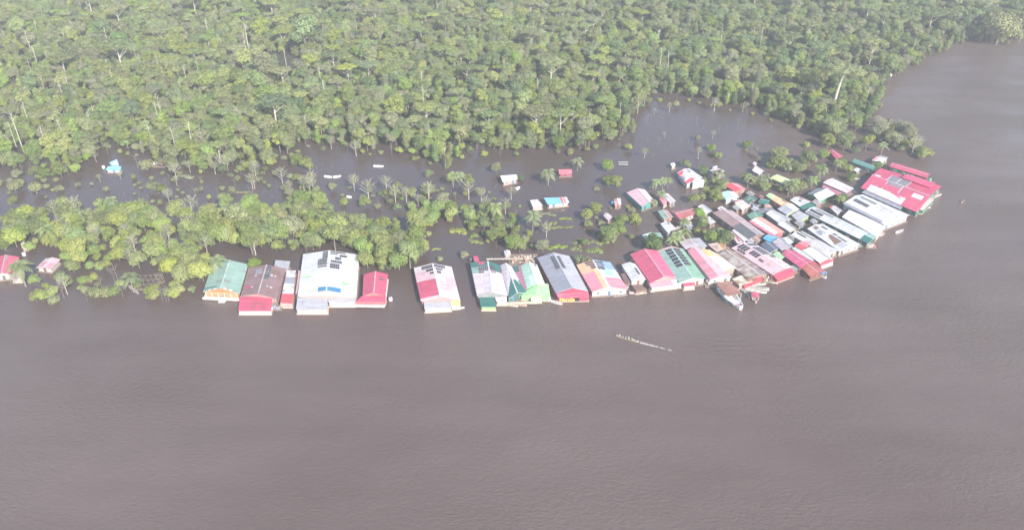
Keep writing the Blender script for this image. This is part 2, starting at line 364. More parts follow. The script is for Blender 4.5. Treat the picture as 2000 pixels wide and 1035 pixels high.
KIND = {}
def reg(key, crown, trunk, name, H): KIND[key] = (crown, trunk, name, H)
SPEC = {
 'round': lambda s: (lobes_round(s, 11, 5.3, 9, .56, .72), 2900, .52, 11, .20, BARK, 5, 3.0),
 'tall':  lambda s: (lobes_round(s, 17, 5.2, 10, .66, 1.15), 3000, .56, 17, .26, BARK, 5, 3.2),
 'umb':   lambda s: (lobes_umb(s, 17, 7.5), 2300, .50, 17, .34, BARKW, 7, 5.2),
 'col':   lambda s: (lobes_col(s, 13, 3.3), 2200, .48, 13, .2, BARK, 3, 1.4),
 'small': lambda s: (lobes_round(s, 6.2, 3.2, 7, .5, .6), 1500, .42, 6.2, .13, BARKD, 4, 1.8),
 'shrub': lambda s: (lobes_shrub(s, 3.2, 2.3), 800, .36, 3.2, .08, BARKD, 3, 1.0),
}
sd_i = 1
for kind in SPEC:
    for fam in ('mid', 'dark', 'yellow', 'olive', 'bright'):
        sd_i += 1
        lob, n, sz, H, r0, bk, lb, sp = SPEC[kind](sd_i * 13)
        reg((kind, fam), leaf_mesh('crown_' + kind, lob, n, sz, FOL[fam], sd_i), trunk_mesh('trunk_' + kind, H, r0, bk, sd_i, lb, sp), {'round': 'broadleaf_tree', 'tall': 'tall_tree', 'umb': 'umbrella_tree', 'col': 'vine_covered_tree', 'small': 'small_tree', 'shrub': 'shrub'}[kind], H)
for i, fam in enumerate(('olive', 'mid')):
    H = 12; me = leaf_mesh('crown_sparse', lobes_round(90 + i, H, 4.2, 8, .72), 380, .42, FOL[fam], 300 + i)
    reg(('sparse', fam), me, bare_mesh('trunk_sparse', H, 40 + i, BARKW, 11, .22), 'sparse_tree', H)
for i in range(2): reg(('palm', str(i)), palm_crown('palm_fronds', 6.2, 3.3, 60 + i, FOL['palm']), palm_trunk('palm_trunk', 6.2, 70 + i), 'palm_tree', 7)
reg(('bare', '0'), None, bare_mesh('bare_branches', 8, 81, BARKD, 9, .13), 'bare_tree', 9)
reg(('bare', '1'), None, bare_mesh('bare_branches', 8, 82, BARK, 6, .12, .5, .3), 'bare_tree', 9)
reg(('snag', '0'), None, bare_mesh('snag', 22, 83, BARKW, 4, .34, .82, .08), 'dead_tree', 22)
reg(('snag', '1'), None, bare_mesh('snag', 22, 84, BARKW, 6, .30, .74, .13), 'dead_tree', 22)
DESC = {'mid': 'mid green', 'dark': 'dark green', 'yellow': 'yellow-green', 'olive': 'greyish olive', 'bright': 'bright green'}
def tree(key, loc, s, label, group=None, rz=None, cat=None, sz=None):
    crown, trunk, nm, H = KIND[key]
    z = rnd.uniform(0, 6.283) if rz is None else rz
    cat = cat or {'shrub': 'bush', 'palm_tree': 'palm'}.get(nm, 'tree')
    if crown is None:
        o = obj(nm, trunk); tag(o, label, cat, group)
    else:
        o = thing(nm, label, cat, (0, 0, 0), group); obj('trunk', trunk, o); obj('crown', crown, o)
    o.location = (loc[0], loc[1], 0); o.rotation_euler = (0, 0, z); o.scale = (s, s, (sz or s)); return o

# ------------------------------------------------------------ forest
q = random.Random(11)
pts = []
cell = 4.1
xs0, xs1 = -620, 760
y = 190
while y < 1010:
    x = xs0
    while x < xs1:
        p = (x + q.uniform(-2.2, 2.2), y + q.uniform(-2.2, 2.2))
        if abs(p[0]) < 0.70 * p[1] + 60 and inside(p, fw): pts.append(p)
        x += cell
    y += cell
def to_px(p):
    v = Vector((p[0], p[1], 0)) - Vector((0, 0, CH)); d = v.dot(FW); return 1000 + F * v.x / d, 517.5 - F * v.dot(UP) / d
# clearings of dark water inside the forest (photo pixels) : centre, half sizes
HOLES = [(520, 118, 75, 12), (570, 140, 30, 22), (40, 170, 50, 8), (1290, 195, 30, 10), (90, 295, 60, 12), (1690, 148, 45, 13), (1770, 60, 60, 7), (1555, 165, 60, 10)]
def hole(px, py): return any(((px - a) / c) ** 2 + ((py - b) / d) ** 2 < 1 for a, b, c, d in HOLES)
def edge_dist(p): return min(abs((Vector(p) - (a.to_2d() + (b.to_2d() - a.to_2d()) * max(0, min(1, (Vector(p) - a.to_2d()).dot(b.to_2d() - a.to_2d()) / (b - a).length_squared)))).length) for a, b in zip(fw, fw[1:]))
kinds = []
for p in pts:
    px, py = to_px(p)
    if hole(px, py) or q.random() < .10: continue
    u = q.random(); ed = edge_dist(p) if py > 60 else 99
    left = px < 620
    if ed < 9: k = q.choice(['col', 'col', 'small', 'round', 'small', 'tall'])
    else: k = 'round' if u < .40 else 'tall' if u < .64 else 'col' if u < .82 else 'small' if u < .95 else 'umb'
    if left: f = q.choices(['mid', 'yellow', 'olive', 'bright', 'dark'], [4, 3, 3, 2, 1])[0]
    elif px < 1250: f = q.choices(['mid', 'yellow', 'olive', 'bright', 'dark'], [5, 1.6, 2.2, 1, 2])[0]
    else: f = q.choices(['mid', 'yellow', 'olive', 'bright', 'dark'], [5, .6, 2, .7, 4])[0]
    s = q.choice([q.uniform(.36, .6), q.uniform(.45, .72), q.uniform(.5, .9)]) * (0.9 if ed < 9 else 1)
    if ed > 12 and q.random() < .016: k = q.choice(['tall', 'umb', 'round', 'tall']); s = q.uniform(.85, 1.15)
    if k == 'small': s *= 1.15
    kinds.append((p, (k, f), s, q.uniform(0, 6.28), py, ed))
kinds.sort(key=lambda t: -t[4])
FE = [(15, 'beyond the left channel'), (80, 'beyond the left weed scrub'), (160, 'left of the blue tarpaulin hut'), (225, 'behind the blue tarpaulin hut'), (300, 'behind the white scrap in the snags'), (380, 'behind the leaning snags'), (450, 'behind the drum in the snags'), (530, 'beyond the strip'), (600, 'behind the small lagoon tree pair'), (650, 'behind the two wrecked boats'), (740, 'behind the red-ended white boat'), (840, 'behind the round bright lagoon tree'), (900, 'behind the two lagoon palms'), (990, 'behind the solitary white stilt house'), (1050, 'behind the lone pool palm'), (1110, 'behind the rose-red stilt house'), (1180, 'left of the pool jetties'), (1240, 'at the pool corner'), (1300, 'at the pool back'), (1370, 'behind the middle of the pool'), (1450, 'behind the round pool bush'), (1520, 'above the yellow roof'), (1600, 'near the giant pale trunk'), (1680, 'below the brown point roof'), (1730, 'at the wooded point tip'), (1850, 'on the right river bank')]
near, far = kinds[:300], kinds[300:]
for p, key, s, rz, py, ed in near:
    px = to_px(p)[0]
    where = min(FE, key=lambda t: abs(t[0] - px))[1]
    nm = {'round': 'round leafy', 'tall': 'tall leafy', 'col': 'narrow vine-covered', 'small': 'small bushy', 'umb': 'wide flat-topped'}[key[0]]
    tree(key, p, s, '%s %s tree %s' % (DESC[key[1]], nm, where), 'trees on the flooded forest edge', rz)
# far forest: one object, instanced
protos = bpy.data.collections.new('forest_tree_kinds'); names = []
def combined(key, i):
    crown, trunk, nm, H = KIND[key]
    nv = len(crown.vertices); nt_ = len(trunk.vertices)
    co = np.zeros(nv * 3, np.float32); crown.vertices.foreach_get('co', co); ct = np.zeros(nt_ * 3, np.float32); trunk.vertices.foreach_get('co', ct)
    faces = [tuple(p.vertices) for p in crown.polygons] + [tuple(v + nv for v in p.vertices) for p in trunk.polygons]
    me = bpy.data.meshes.new('forest_tree_mesh'); me.from_pydata(np.concatenate([co, ct]).reshape(-1, 3).tolist(), [], faces)
    me.materials.append(crown.materials[0]); me.materials.append(trunk.materials[0])
    nf = len(crown.polygons); me.polygons.foreach_set('material_index', [0] * nf + [1] * len(trunk.polygons))
    t = np.zeros(nf, np.float32); crown.attributes['tint'].data.foreach_get('value', t)
    at = me.attributes.new('tint', 'FLOAT', 'FACE'); at.data.foreach_set('value', np.concatenate([t, np.zeros(len(trunk.polygons), np.float32)]))
    o = bpy.data.objects.new('k%02d' % i, me); protos.objects.link(o)
PK = [(k, f) for k in ('round', 'tall', 'col', 'small', 'umb') for f in ('mid', 'dark', 'yellow', 'olive', 'bright')]
for i, k in enumerate(PK): combined(k, i)
me = bpy.data.meshes.new('forest'); me.from_pydata([(p[0][0], p[0][1], 0) for p in far], [], [])
for nm, typ, vals in (('kid', 'INT', [PK.index(t[1]) for t in far]), ('scl', 'FLOAT', [t[2] for t in far]), ('rz', 'FLOAT', [t[3] for t in far])):
    a = me.attributes.new(nm, typ, 'POINT'); a.data.foreach_set('value', vals)
fo = obj('forest', me); tag(fo, 'dense flooded rainforest reaching back to the top of the photo', 'forest', kind='stuff')
ng = bpy.data.node_groups.new('forest_instances', 'GeometryNodeTree')
ng.interface.new_socket('Geometry', in_out='INPUT', socket_type='NodeSocketGeometry'); ng.interface.new_socket('Geometry', in_out='OUTPUT', socket_type='NodeSocketGeometry')
N, Lk = ng.nodes, ng.links
gi, go = N.new('NodeGroupInput'), N.new('NodeGroupOutput'); ip = N.new('GeometryNodeInstanceOnPoints'); ci = N.new('GeometryNodeCollectionInfo')
ci.inputs[0].default_value = protos; ci.inputs['Separate Children'].default_value = True; ci.inputs['Reset Children'].default_value = True
def na(nm, typ): x = N.new('GeometryNodeInputNamedAttribute'); x.data_type = typ; x.inputs[0].default_value = nm; return x.outputs[0]
Lk.new(gi.outputs[0], ip.inputs['Points']); Lk.new(ci.outputs[0], ip.inputs['Instance']); ip.inputs['Pick Instance'].default_value = True
Lk.new(na('kid', 'INT'), ip.inputs['Instance Index']); Lk.new(na('scl', 'FLOAT'), ip.inputs['Scale'])
cx = N.new('ShaderNodeCombineXYZ'); Lk.new(na('rz', 'FLOAT'), cx.inputs[2]); Lk.new(cx.outputs[0], ip.inputs['Rotation'])
Lk.new(ip.outputs[0], go.inputs[0])
md = fo.modifiers.new('forest', 'NODES'); md.node_group = ng


# ------------------------------------------------------------ colours of sheet metal and paint
W = (.63, .62, .615); CR = (.74, .66, .52); RED = (.57, .10, .165); CRIM = (.52, .09, .15); PINK = (.74, .29, .34); LP = (.66, .44, .46); VP = (.66, .56, .57)
TEAL = (.045, .17, .14); GRN = (.17, .34, .23); PGRN = (.42, .62, .48); LIME = (.40, .72, .33); VG = (.66, .78, .62); GREY = (.31, .305, .345); LG = (.42, .415, .44)
MAU = (.27, .17, .17); DG = (.13, .13, .14); ORG = (.80, .40, .22); YEL = (.78, .60, .25); BLUE = (.07, .24, .42); SKY = (.42, .60, .76); RUST = (.33, .17, .11); BRN = (.23, .14, .11); NAVY = (.11, .13, .17)
AQUA = (.45, .70, .68); CORAL = (.70, .10, .12); MINT = (.29, .42, .35); YG = (.62, .68, .32)
BASEZ = 0.32
_b = [0]; ROOFPX = []
def lerp(a, b, t): return a + (b - a) * t
_unit = {}
def unit_box(name, mats, d=(1, 1, 1), frame=0.0):
    key = (name, d)
    if key in _unit: return _unit[key]
    mb = MB(); mb.box((0, 0, 0), d); _unit[key] = mb.mesh(name, mats); return _unit[key]
def window_mesh():
    if 'win' in _unit: return _unit['win']
    mb = MB()
    for x in (-.62, .62): mb.box((x, 0, 0), (.12, .1, 1.12))
    for z in (-.5, .5): mb.box((0, 0, z), (1.12, .1, .12))
    mb.box((0, 0, 0), (.06, .1, .88)); a = mb.mesh('window', [TRIM])
    mb = MB(); mb.box((0, -.01, 0), (1.12, .05, .88)); b = mb.mesh('pane', [GLASS]); _unit['win'] = (a, b); return a, b
def door_mesh(col):
    key = ('door', col)
    if key in _unit: return _unit[key]
    mb = MB(); mb.box((0, 0, 0), (.95, .07, 1.95)); mb.box((0, -.05, .45), (.6, .04, .6)); mb.box((0, -.05, -.45), (.6, .04, .7))
    _unit[key] = mb.mesh('door', [paint(col, .6, .15)]); return _unit[key]
def module_mesh():
    if 'pv' in _unit: return _unit['pv']
    mb = MB(); mb.box((0, 0, 0), (1, 1, .05), 1); mb.box((0, 0, .03), (.93, .95, .02), 0); _unit['pv'] = mb.mesh('solar_panel', [CELL, FRAME]); return _unit['pv']

def place_openings(root, a, b, nrm, seed, zb, open_=False, dens=3.2):
    "windows and a door along a wall that runs a -> b, outward normal nrm"
    q = random.Random(seed); L = (b - a).length; n = max(1, min(5, int(L / dens))); dr = (b - a).normalized(); rz = math.atan2(nrm.y, nrm.x) + math.pi / 2
    wa, wb = window_mesh(); dpos = q.randrange(n)
    for i in range(n):
        p = a + dr * (L * (i + .5) / n) + nrm * .05
        if i == dpos:
            o = obj('door', door_mesh(q.choice([(.18, .10, .07), (.12, .12, .13), (.10, .2, .3), (.3, .12, .1)])), root, (p.x, p.y, zb + .82)); o.rotation_euler = (0, 0, rz); o.scale = (.9, 1, .8)
        else:
            o = obj('window', wa, root, (p.x, p.y, zb + 1.05)); o.rotation_euler = (0, 0, rz); o.scale = (.9, 1, .75); obj('pane', wb, o)

def roofpart(root, name, cs, zs, rh, L_, R_, patches, org, rust, rr=(.5, .5), cap=True, thick=.1, capcol=None):
    """cs: four photo pixels BL BR FR FL of the eaves, zs their heights. gable if rh>0. returns surface functions"""
    P = [G(cs[2 * i], cs[2 * i + 1], zs[i]) - org for i in range(4)]; cc_ = sum(P, Vector()) / 4
    if cs[0] > 1240: P = [cc_ + (p_ - cc_) * 1.04 for p_ in P]
    BL, BR, FR, FL = P
    mats = []; idx = {}
    def mi(c, r=rust):
        k = (c, r)
        if k not in idx: idx[k] = len(mats); mats.append(metal(c, r))
        return idx[k]
    mb = MB()
    if rh > 0:
        RB = lerp(BL, BR, rr[0]) + Vector((0, 0, rh)); RF = lerp(FL, FR, rr[1]) + Vector((0, 0, rh))
        sides = {'L': (BL, RB, RF, FL), 'R': (RB, BR, FR, RF)}
    else: RB = RF = None; sides = {'L': (BL, BR, FR, FL)}
    def surf(s, u, v, up=0.0):
        a, b, c, d = sides[s]; p = lerp(lerp(a, b, u), lerp(d, c, u), v); return p + Vector((0, 0, up))
    def uvof(s, u, v):
        a, b, c, d = sides[s]; lv = (lerp(a, b, .5) - lerp(d, c, .5)).length; lu = (lerp(a, d, .5) - lerp(b, c, .5)).length
        return (v * lv, (1 - u if s == 'L' and rh > 0 else u) * lu)
    def slab(s, u0, u1, v0, v1, up, th, m_):
        q4 = [(u0, v1), (u1, v1), (u1, v0), (u0, v0)]; nv = 1
        t = [surf(s, a, b, up) for a, b in q4]; bt = [surf(s, a, b, up - th) for a, b in q4]
        mb.face(t, m_, [uvof(s, a, b) for a, b in q4]); mb.face(bt[::-1], m_)
        for i in range(4):
            j = (i + 1) % 4; mb.face([bt[i], bt[j], t[j], t[i]], m_, [(0, 0), (1, 0), (1, .1), (0, .1)])
    for s, c in (('L', L_), ('R', R_)):
        if s in sides: slab(s, 0, 1, 0, 1, 0.0, thick, mi(c))
    k = 0
    for pt in patches:
        s, u0, u1, v0, v1, c = pt[:6]; k += 1; slab(s, u0, u1, v0, v1, .025 + .004 * k, .02, mi(c, pt[6] if len(pt) > 6 else rust))
    obj(name, mb.mesh(name, mats), root)
    if rh > 0 and cap:
        m2 = MB(); d = (RF - RB).normalized(); sx = Vector((d.y, -d.x, 0)) * .22
        for sg in (-1, 1):
            e = lerp(BL, BR, 0 if sg < 0 else 1); side = (sx if (BR - BL).dot(sx) * sg > 0 else -sx); dz = Vector((0, 0, -rh * .22 / max(1, (BR - BL).length / 2)))
            a, b = RB + Vector((0, 0, .09)), RF + Vector((0, 0, .09)); m2.face([a, b, b + side + dz, a + side + dz])
            m2.face([a - Vector((0, 0, .04)), a + side + dz - Vector((0, 0, .04)), b + side + dz - Vector((0, 0, .04)), b - Vector((0, 0, .04))])
        obj('ridge_cap', m2.mesh('ridge_cap', [metal(capcol or tuple(min(.85, c * .6 + .3) for c in L_), .05)]), root)
    return sides, surf, (BL, BR, FR, FL, RB, RF)

def walls_mesh(P, RB, RF, base, top_drop, col, inset, openfront=False):
    BL, BR, FR, FL = P; c = (BL + BR + FR + FL) / 4
    def ins(p): d = Vector((c.x - p.x, c.y - p.y, 0)); return p + d.normalized() * min(inset * 1.4, d.length * .3)
    q = [ins(p) for p in (BL, BR, FR, FL)]; t = [Vector((p.x, p.y, max(base + .3, o.z - top_drop))) for p, o in zip(q, (BL, BR, FR, FL))]; b = [Vector((p.x, p.y, base)) for p in q]
    mb = MB()
    for i in range(4):
        j = (i + 1) % 4; L = (b[j] - b[i]).length
        if RB is not None and i in (0, 2):
            r = RB if i == 0 else RF; d = Vector((c.x - r.x, c.y - r.y, 0)); r2 = r + d.normalized() * min(inset, d.length * .3); ap = Vector((r2.x, r2.y, r.z - top_drop - .02))
            mb.face([b[j], b[i], t[i], ap, t[j]], 0, [(L, 0), (0, 0), (0, 2.5), (L / 2, 4), (L, 2.5)])
        else: mb.face([b[j], b[i], t[i], t[j]], 0, [(L, 0), (0, 0), (0, 2.5), (L, 2.5)])
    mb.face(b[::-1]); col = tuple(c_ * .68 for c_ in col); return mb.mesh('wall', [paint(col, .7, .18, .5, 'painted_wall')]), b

def house(label, cat, name, cs, he=2.9, rh=1.6, L=W, R=None, wall=W, patches=(), pv=(), rust=.1, lean=(), deck=.7, rr=(.5, .5), zs=None, group=None, win=True, deckcol=None, capcol=None, dens=3.2, inset=.5):
    _b[0] += 1; bi = _b[0]; ROOFPX.append(cs)
    he = he * .74 + .013 * (bi % 7); rh = rh * (.82 if cs[0] < 1240 else .68)
    zs = tuple(z * .74 for z in zs) if zs else (he,) * 4
    org = sum((G(cs[2 * i], cs[2 * i + 1], zs[i]) for i in range(4)), Vector()) / 4; org.z = 0
    root = thing(name, label, cat, org, group)
    sides, surf, (BL, BR, FR, FL, RB, RF) = roofpart(root, 'roof', cs, zs, rh, L, R or L, patches, org, rust, rr, capcol=capcol)
    wm, b = walls_mesh((BL, BR, FR, FL), RB, RF, BASEZ + .002 * (bi % 9), .13, wall, inset)
    obj('wall', wm, root)
    # deck the house floats or stands on
    c = (b[0] + b[1] + b[2] + b[3]) / 4; ob = [p + (p - c).normalized() * deck for p in b]; mb = MB(); zt = BASEZ - .02 + .002 * (bi % 9)
    mb.hexa([(p.x, p.y, .03) for p in ob[::-1]], [(p.x, p.y, zt) for p in ob[::-1]]); obj('deck', mb.mesh('deck', [paint(deckcol, .8, .2) if deckcol else WOOD]), root)
    if win:
        for i in range(4):
            j = (i + 1) % 4; d = (b[j] - b[i]); nr = Vector((d.y, -d.x, 0)).normalized()
            if nr.dot((b[i] + b[j]) / 2 - c) < 0: nr = -nr
            if nr.y < -.35 and d.length > 1.6: place_openings(root, Vector((b[i].x, b[i].y, 0)), Vector((b[j].x, b[j].y, 0)), nr, bi * 7 + i, BASEZ, dens=dens)
    cnt = 0
    for (s, u0, u1, v0, v1, nu, nv) in pv:
        for i in range(nu):
            for j in range(nv):
                if cnt >= 96: break
                g = .06
                a = surf(s, lerp(u0, u1, i / nu), lerp(v0, v1, j / nv)); b2 = surf(s, lerp(u0, u1, (i + 1) / nu), lerp(v0, v1, j / nv)); c2 = surf(s, lerp(u0, u1, i / nu), lerp(v0, v1, (j + 1) / nv))
                ex = b2 - a; ey = c2 - a; nz = ex.cross(ey).normalized()
                if nz.z < 0: nz = -nz
                M = Matrix((ex * .93, ey * .84, nz)).transposed().to_4x4(); M.translation = a + ex / 2 + ey / 2 + nz * .16
                o = obj('solar_panel', module_mesh(), root); o.matrix_local = M; cnt += 1
    for ln in lean:
        nm, lcs, lz, lc, wc = ln[:5]; lpt = ln[5] if len(ln) > 5 else ()
        lrh = ln[6] if len(ln) > 6 else 0; lz = tuple(z * .74 for z in lz)
        sd_, sf_, (a, b_, c_, d_, e_, f_) = roofpart(root, nm, lcs, lz, lrh, lc, lc, lpt, org, rust, cap=False)
        if wc is not None:
            wm2, bb = walls_mesh((a, b_, c_, d_), e_, f_, BASEZ - .01, .12, wc, .18)
            k = obj('lean_to_wall', wm2, root)
            cc = (bb[0] + bb[1] + bb[2] + bb[3]) / 4; o2 = [p + (p - cc).normalized() * .35 for p in bb]; mb = MB(); mb.hexa([(p.x, p.y, .02) for p in o2[::-1]], [(p.x, p.y, BASEZ - .05) for p in o2[::-1]])
            obj('deck', mb.mesh('deck', [WOODL]), root)
    return root, surf

HOUSES = {}
def H(key, *a, **k):
    r = house(*a, **k); HOUSES[key] = r; return r
lo = (2.6,) * 4
# ---- river front, left to right
H('b1', 'pale green gabled riverside house with an orange timber gable front', 'house', 'timber_house', (415, 515, 485, 516, 468, 574, 396, 571), 3.2, 2.0, MINT, MINT, (.62, .28, .13), rust=.06, deck=.9, deckcol=(.7, .66, .6),
  patches=[('L', .0, .75, .86, .9, TEAL, .0), ('R', .15, .3, .93, 1, CR), ('R', .45, .6, .93, 1, CR), ('L', .3, .45, .93, 1, CR), ('L', .6, .75, .93, 1, CR)])
H('b2', 'wide rusty mauve roof with a bright red front awning and white skylights', 'store', 'warehouse', (485, 523, 559, 524, 541, 583, 470, 577), 3.3, 1.7, MAU, MAU, (.55, .35, .33), rust=.22,
  patches=[('L', .5, .85, .12, .3, GREY), ('L', .1, .45, .68, .8, CRIM), ('L', .5, .62, .33, .37, W), ('L', .5, .6, .73, .77, W), ('R', .35, .47, .3, .35, W), ('R', .55, .63, .3, .35, W), ('R', .3, .4, .68, .72, W), ('R', .5, .62, .7, .74, W), ('R', .05, .3, .02, .5, DG), ('R', .35, .8, .12, .28, BRN)],
  pv=[('R', .08, .3, .06, .22, 2, 3), ('R', .08, .3, .36, .5, 2, 3)],
  lean=[('front_awning', (469, 579, 533, 579, 529, 607, 465, 607), (2.9, 2.9, 2.4, 2.4), RED, (.74, .68, .66)),
        ('side_lean_to', (560, 528, 578, 528, 571, 593, 547, 592), (2.8, 2.5, 2.5, 2.8), W, (.75, .45, .42), [('L', 0, 1, .22, .42, GREY), ('L', 0, 1, .72, 1, CORAL)])])
H('b2b', 'small flat pale grey roof hut at the back of the mauve roof', 'shed', 'shed', (538, 508, 567, 510, 564, 524, 535, 521), 3.9, 0, LG, None, (.6, .58, .58), win=False)
H('b3', 'largest white gabled riverside store with rows of solar panels and a blue strip', 'store', 'warehouse', (592, 496.5, 702, 497.5, 696, 581, 581, 579), 4.0, 2.1, W, W, (.74, .55, .52), rust=.0, rr=(.47, .5),
  patches=[('L', .35, .98, .5, .86, (.74, .72, .6)), ('R', .02, .6, .45, .82, (.74, .72, .6)), ('L', .7, 1, .86, .955, BLUE), ('R', 0, .47, .86, .955, BLUE), ('L', .12, .42, .56, .60, LIME), ('R', .5, .72, .7, .78, LIME), ('L', .5, 1, .955, 1, (.80, .60, .45)), ('R', 0, .55, .955, 1, (.80, .60, .45))],
  pv=[('L', .78, .98, .02, .2, 4, 4), ('L', .62, .96, .2, .36, 6, 4), ('L', .62, .96, .37, .41, 6, 1), ('R', .05, .55, .02, .06, 9, 1), ('R', .05, .3, .07, .1, 4, 1), ('R', .36, .6, .08, .14, 4, 1), ('R', .22, .42, .15, .22, 3, 2), ('R', .08, .45, .24, .3, 6, 2), ('R', .06, .44, .32, .44, 6, 3)],
  lean=[('front_lean_to', (581, 580.5, 640, 582, 640, 604, 578, 604), (3.6, 3.6, 2.9, 2.9), LG, (.74, .58, .55)),
        ('front_awning', (641, 583, 696, 583, 692, 590, 641, 590), (3.4, 3.4, 3.0, 3.0), LG, (.70, .55, .55)),
        ('side_lean_to', (583, 528, 591, 528, 580, 574, 577, 574), (2.4, 3.2, 3.2, 2.4), (.8, .5, .42), (.7, .4, .4))])
H('b4', 'small all-red gabled house right of the largest white store', 'house', 'red_house', (710, 535.5, 758, 535.5, 753, 577, 708, 577), 3.1, 1.5, RED, RED, (.6, .3, .3), rust=.04, deckcol=(.72, .62, .58),
  pv=[('R', .35, .8, .22, .27, 5, 1), ('R', .35, .8, .33, .38, 5, 1)],
  lean=[('front_awning', (708, 578, 754, 578, 752, 589, 693, 589), (3.0, 3.0, 2.4, 2.4), RED, (.62, .2, .2))])
H('b5', 'lone white and pale pink gabled store with a red square on its left slope', 'store', 'warehouse', (808, 523, 882, 521, 899, 586, 822, 588), 3.4, 2.0, VP, VP, (.72, .42, .40), rust=.02,
  patches=[('L', .0, 1, .46, .94, RED), ('L', 0, .9, .18, .45, LP), ('R', .1, .8, .36, .38, LP), ('R', .15, .55, .55, .57, PINK), ('R', .12, .68, .62, .645, PINK), ('R', .12, .68, .69, .71, PINK), ('R', .12, .7, .75, .77, PINK), ('R', .5, 1, .35, .62, LP)],
  pv=[('L', .4, .97, .04, .1, 7, 1), ('L', .4, .97, .1, .15, 7, 1), ('L', .6, .96, .16, .24, 4, 1), ('L', .76, .96, .26, .33, 2, 1), ('R', .05, .62, .03, .12, 7, 2), ('R', .1, .45, .14, .2, 4, 1), ('R', .12, .34, .22, .31, 2, 2)],
  lean=[('front_lean_to', (828, 589, 881, 587, 882, 600, 829, 603), (3.0, 3.0, 2.5, 2.5), LG, (.72, .62, .55)), ('yellow_awning', (880, 585, 899, 586, 899, 596, 881, 597), (2.8, 2.8, 2.4, 2.4), YEL, (.72, .68, .60))])
H('b6', 'white and dark green gabled store with a dark green front shed', 'store', 'warehouse', (918, 513, 976, 518, 992, 577, 932, 578), 3.3, 1.6, VP, VP, (.40, .44, .42), rust=.05, rr=(.6, .5),
  patches=[('L', 0, 1, 0, .16, TEAL), ('L', 0, .48, .16, .35, MINT), ('L', .5, 1, .0, .12, TEAL), ('R', 0, 1, .0, .28, TEAL), ('L', .1, .9, .985, 1, DG), ('L', .45, .8, .0, .1, RED)],
  pv=[('L', .42, .98, .18, .32, 5, 3), ('R', .05, .5, .12, .3, 4, 3), ('L', .4, .7, .33, .38, 2, 1), ('R', .1, .5, .32, .36, 3, 1)],
  lean=[('front_shed_roof', (936, 581, 965, 580, 969, 599, 940, 599), (2.8, 2.8, 2.4, 2.4), TEAL, (.45, .6, .32)), ('front_lean_to', (966, 580, 990, 578, 990, 589, 970, 589), (2.7, 2.7, 2.4, 2.4), VP, (.65, .6, .58))])
H('b6b', 'narrow maroon roof shed behind the white and dark green store', 'shed', 'shed', (924, 500, 933, 500, 937, 512, 927, 513), 3.2, 0, CRIM, None, (.2, .12, .12), win=False)
H('b7', 'narrow gabled building, white at the back and dark teal at the front', 'house', 'narrow_house', (977, 518, 999, 520, 1028, 572, 993, 584), 3.0, 1.5, VP, W, (.10, .22, .20), rust=.03,
  patches=[('L', 0, 1, .5, 1, TEAL), ('R', 0, 1, .55, 1, TEAL)])
H('b8', 'mauve-pink sloping roof between the teal building and the pale green one', 'house', 'narrow_house', (999, 520, 1017, 518, 1029, 564, 1015, 572), 3.1, 0, (.46, .20, .26), None, (.3, .2, .2), patches=[('L', 0, .7, 0, .25, TEAL)], zs=(2.5, 3.3, 3.3, 2.5), win=False)
H('b9', 'pale mint gabled house with a lime green front extension over the water', 'house', 'mint_house', (1017, 518, 1049, 517, 1065, 556, 1029, 563), 3.3, 1.5, PGRN, VG, (.45, .62, .45), rust=.03,
  patches=[('L', .5, 1, .6, .95, VG)], pv=[('R', .55, .8, .06, .14, 1, 2)],
  lean=[('front_roof', (1030, 563, 1071, 554, 1075, 580, 1017, 578), (2.8, 2.8, 2.6, 2.6), LIME, (.42, .66, .36), (), 1.1), ('window_awning', (1037, 581, 1057, 580, 1058, 586, 1037, 587), (2.0, 2.0, 1.9, 1.9), CR, (.6, .55, .42))])
H('b10', 'long light grey gabled store with a bright red front wall', 'store', 'warehouse', (1049, 503, 1112, 500, 1149, 569, 1086, 573), 3.8, 2.2, GREY, (.46, .45, .48), (.6, .1, .17), rust=.02, deck=.5, win=False,
  pv=[('L', .7, .92, .1, .46, 2, 7), ('R', .06, .28, .1, .46, 2, 7)],
  lean=[('red_front_roof', (1087, 574, 1149, 570, 1151, 580, 1090, 581), (3.6, 3.6, 2.6, 2.6), RED, (.62, .1, .18))])
H('b11', 'gabled building with an orange and pink left slope and a white and blue right slope', 'store', 'warehouse', (1125.5, 517, 1192, 512, 1227, 565, 1156, 570), 3.3, 1.8, (.80, .45, .28), W, (.76, .74, .72), rust=.04, rr=(.47, .42),
  patches=[('L', 0, .75, .38, 1, PINK), ('L', .78, 1, .3, 1, (.8, .56, .3)), ('R', 0, .3, 0, .35, SKY), ('R', .35, 1, 0, .3, (.30, .42, .62)), ('R', .3, .75, .3, .55, SKY), ('R', .15, 1, .62, 1, PINK), ('R', .75, 1, .3, .62, (.55, .62, .74)), ('R', 0, .15, .5, 1, (.8, .6, .45))],
  pv=[('L', .5, .97, .03, .1, 4, 1), ('L', .55, .97, .11, .17, 4, 1), ('L', .7, .97, .18, .24, 3, 1), ('L', .7, .97, .25, .31, 3, 1), ('R', .05, .5, .04, .12, 5, 1), ('R', .08, .5, .14, .2, 4, 1), ('R', .06, .42, .22, .36, 3, 2)])
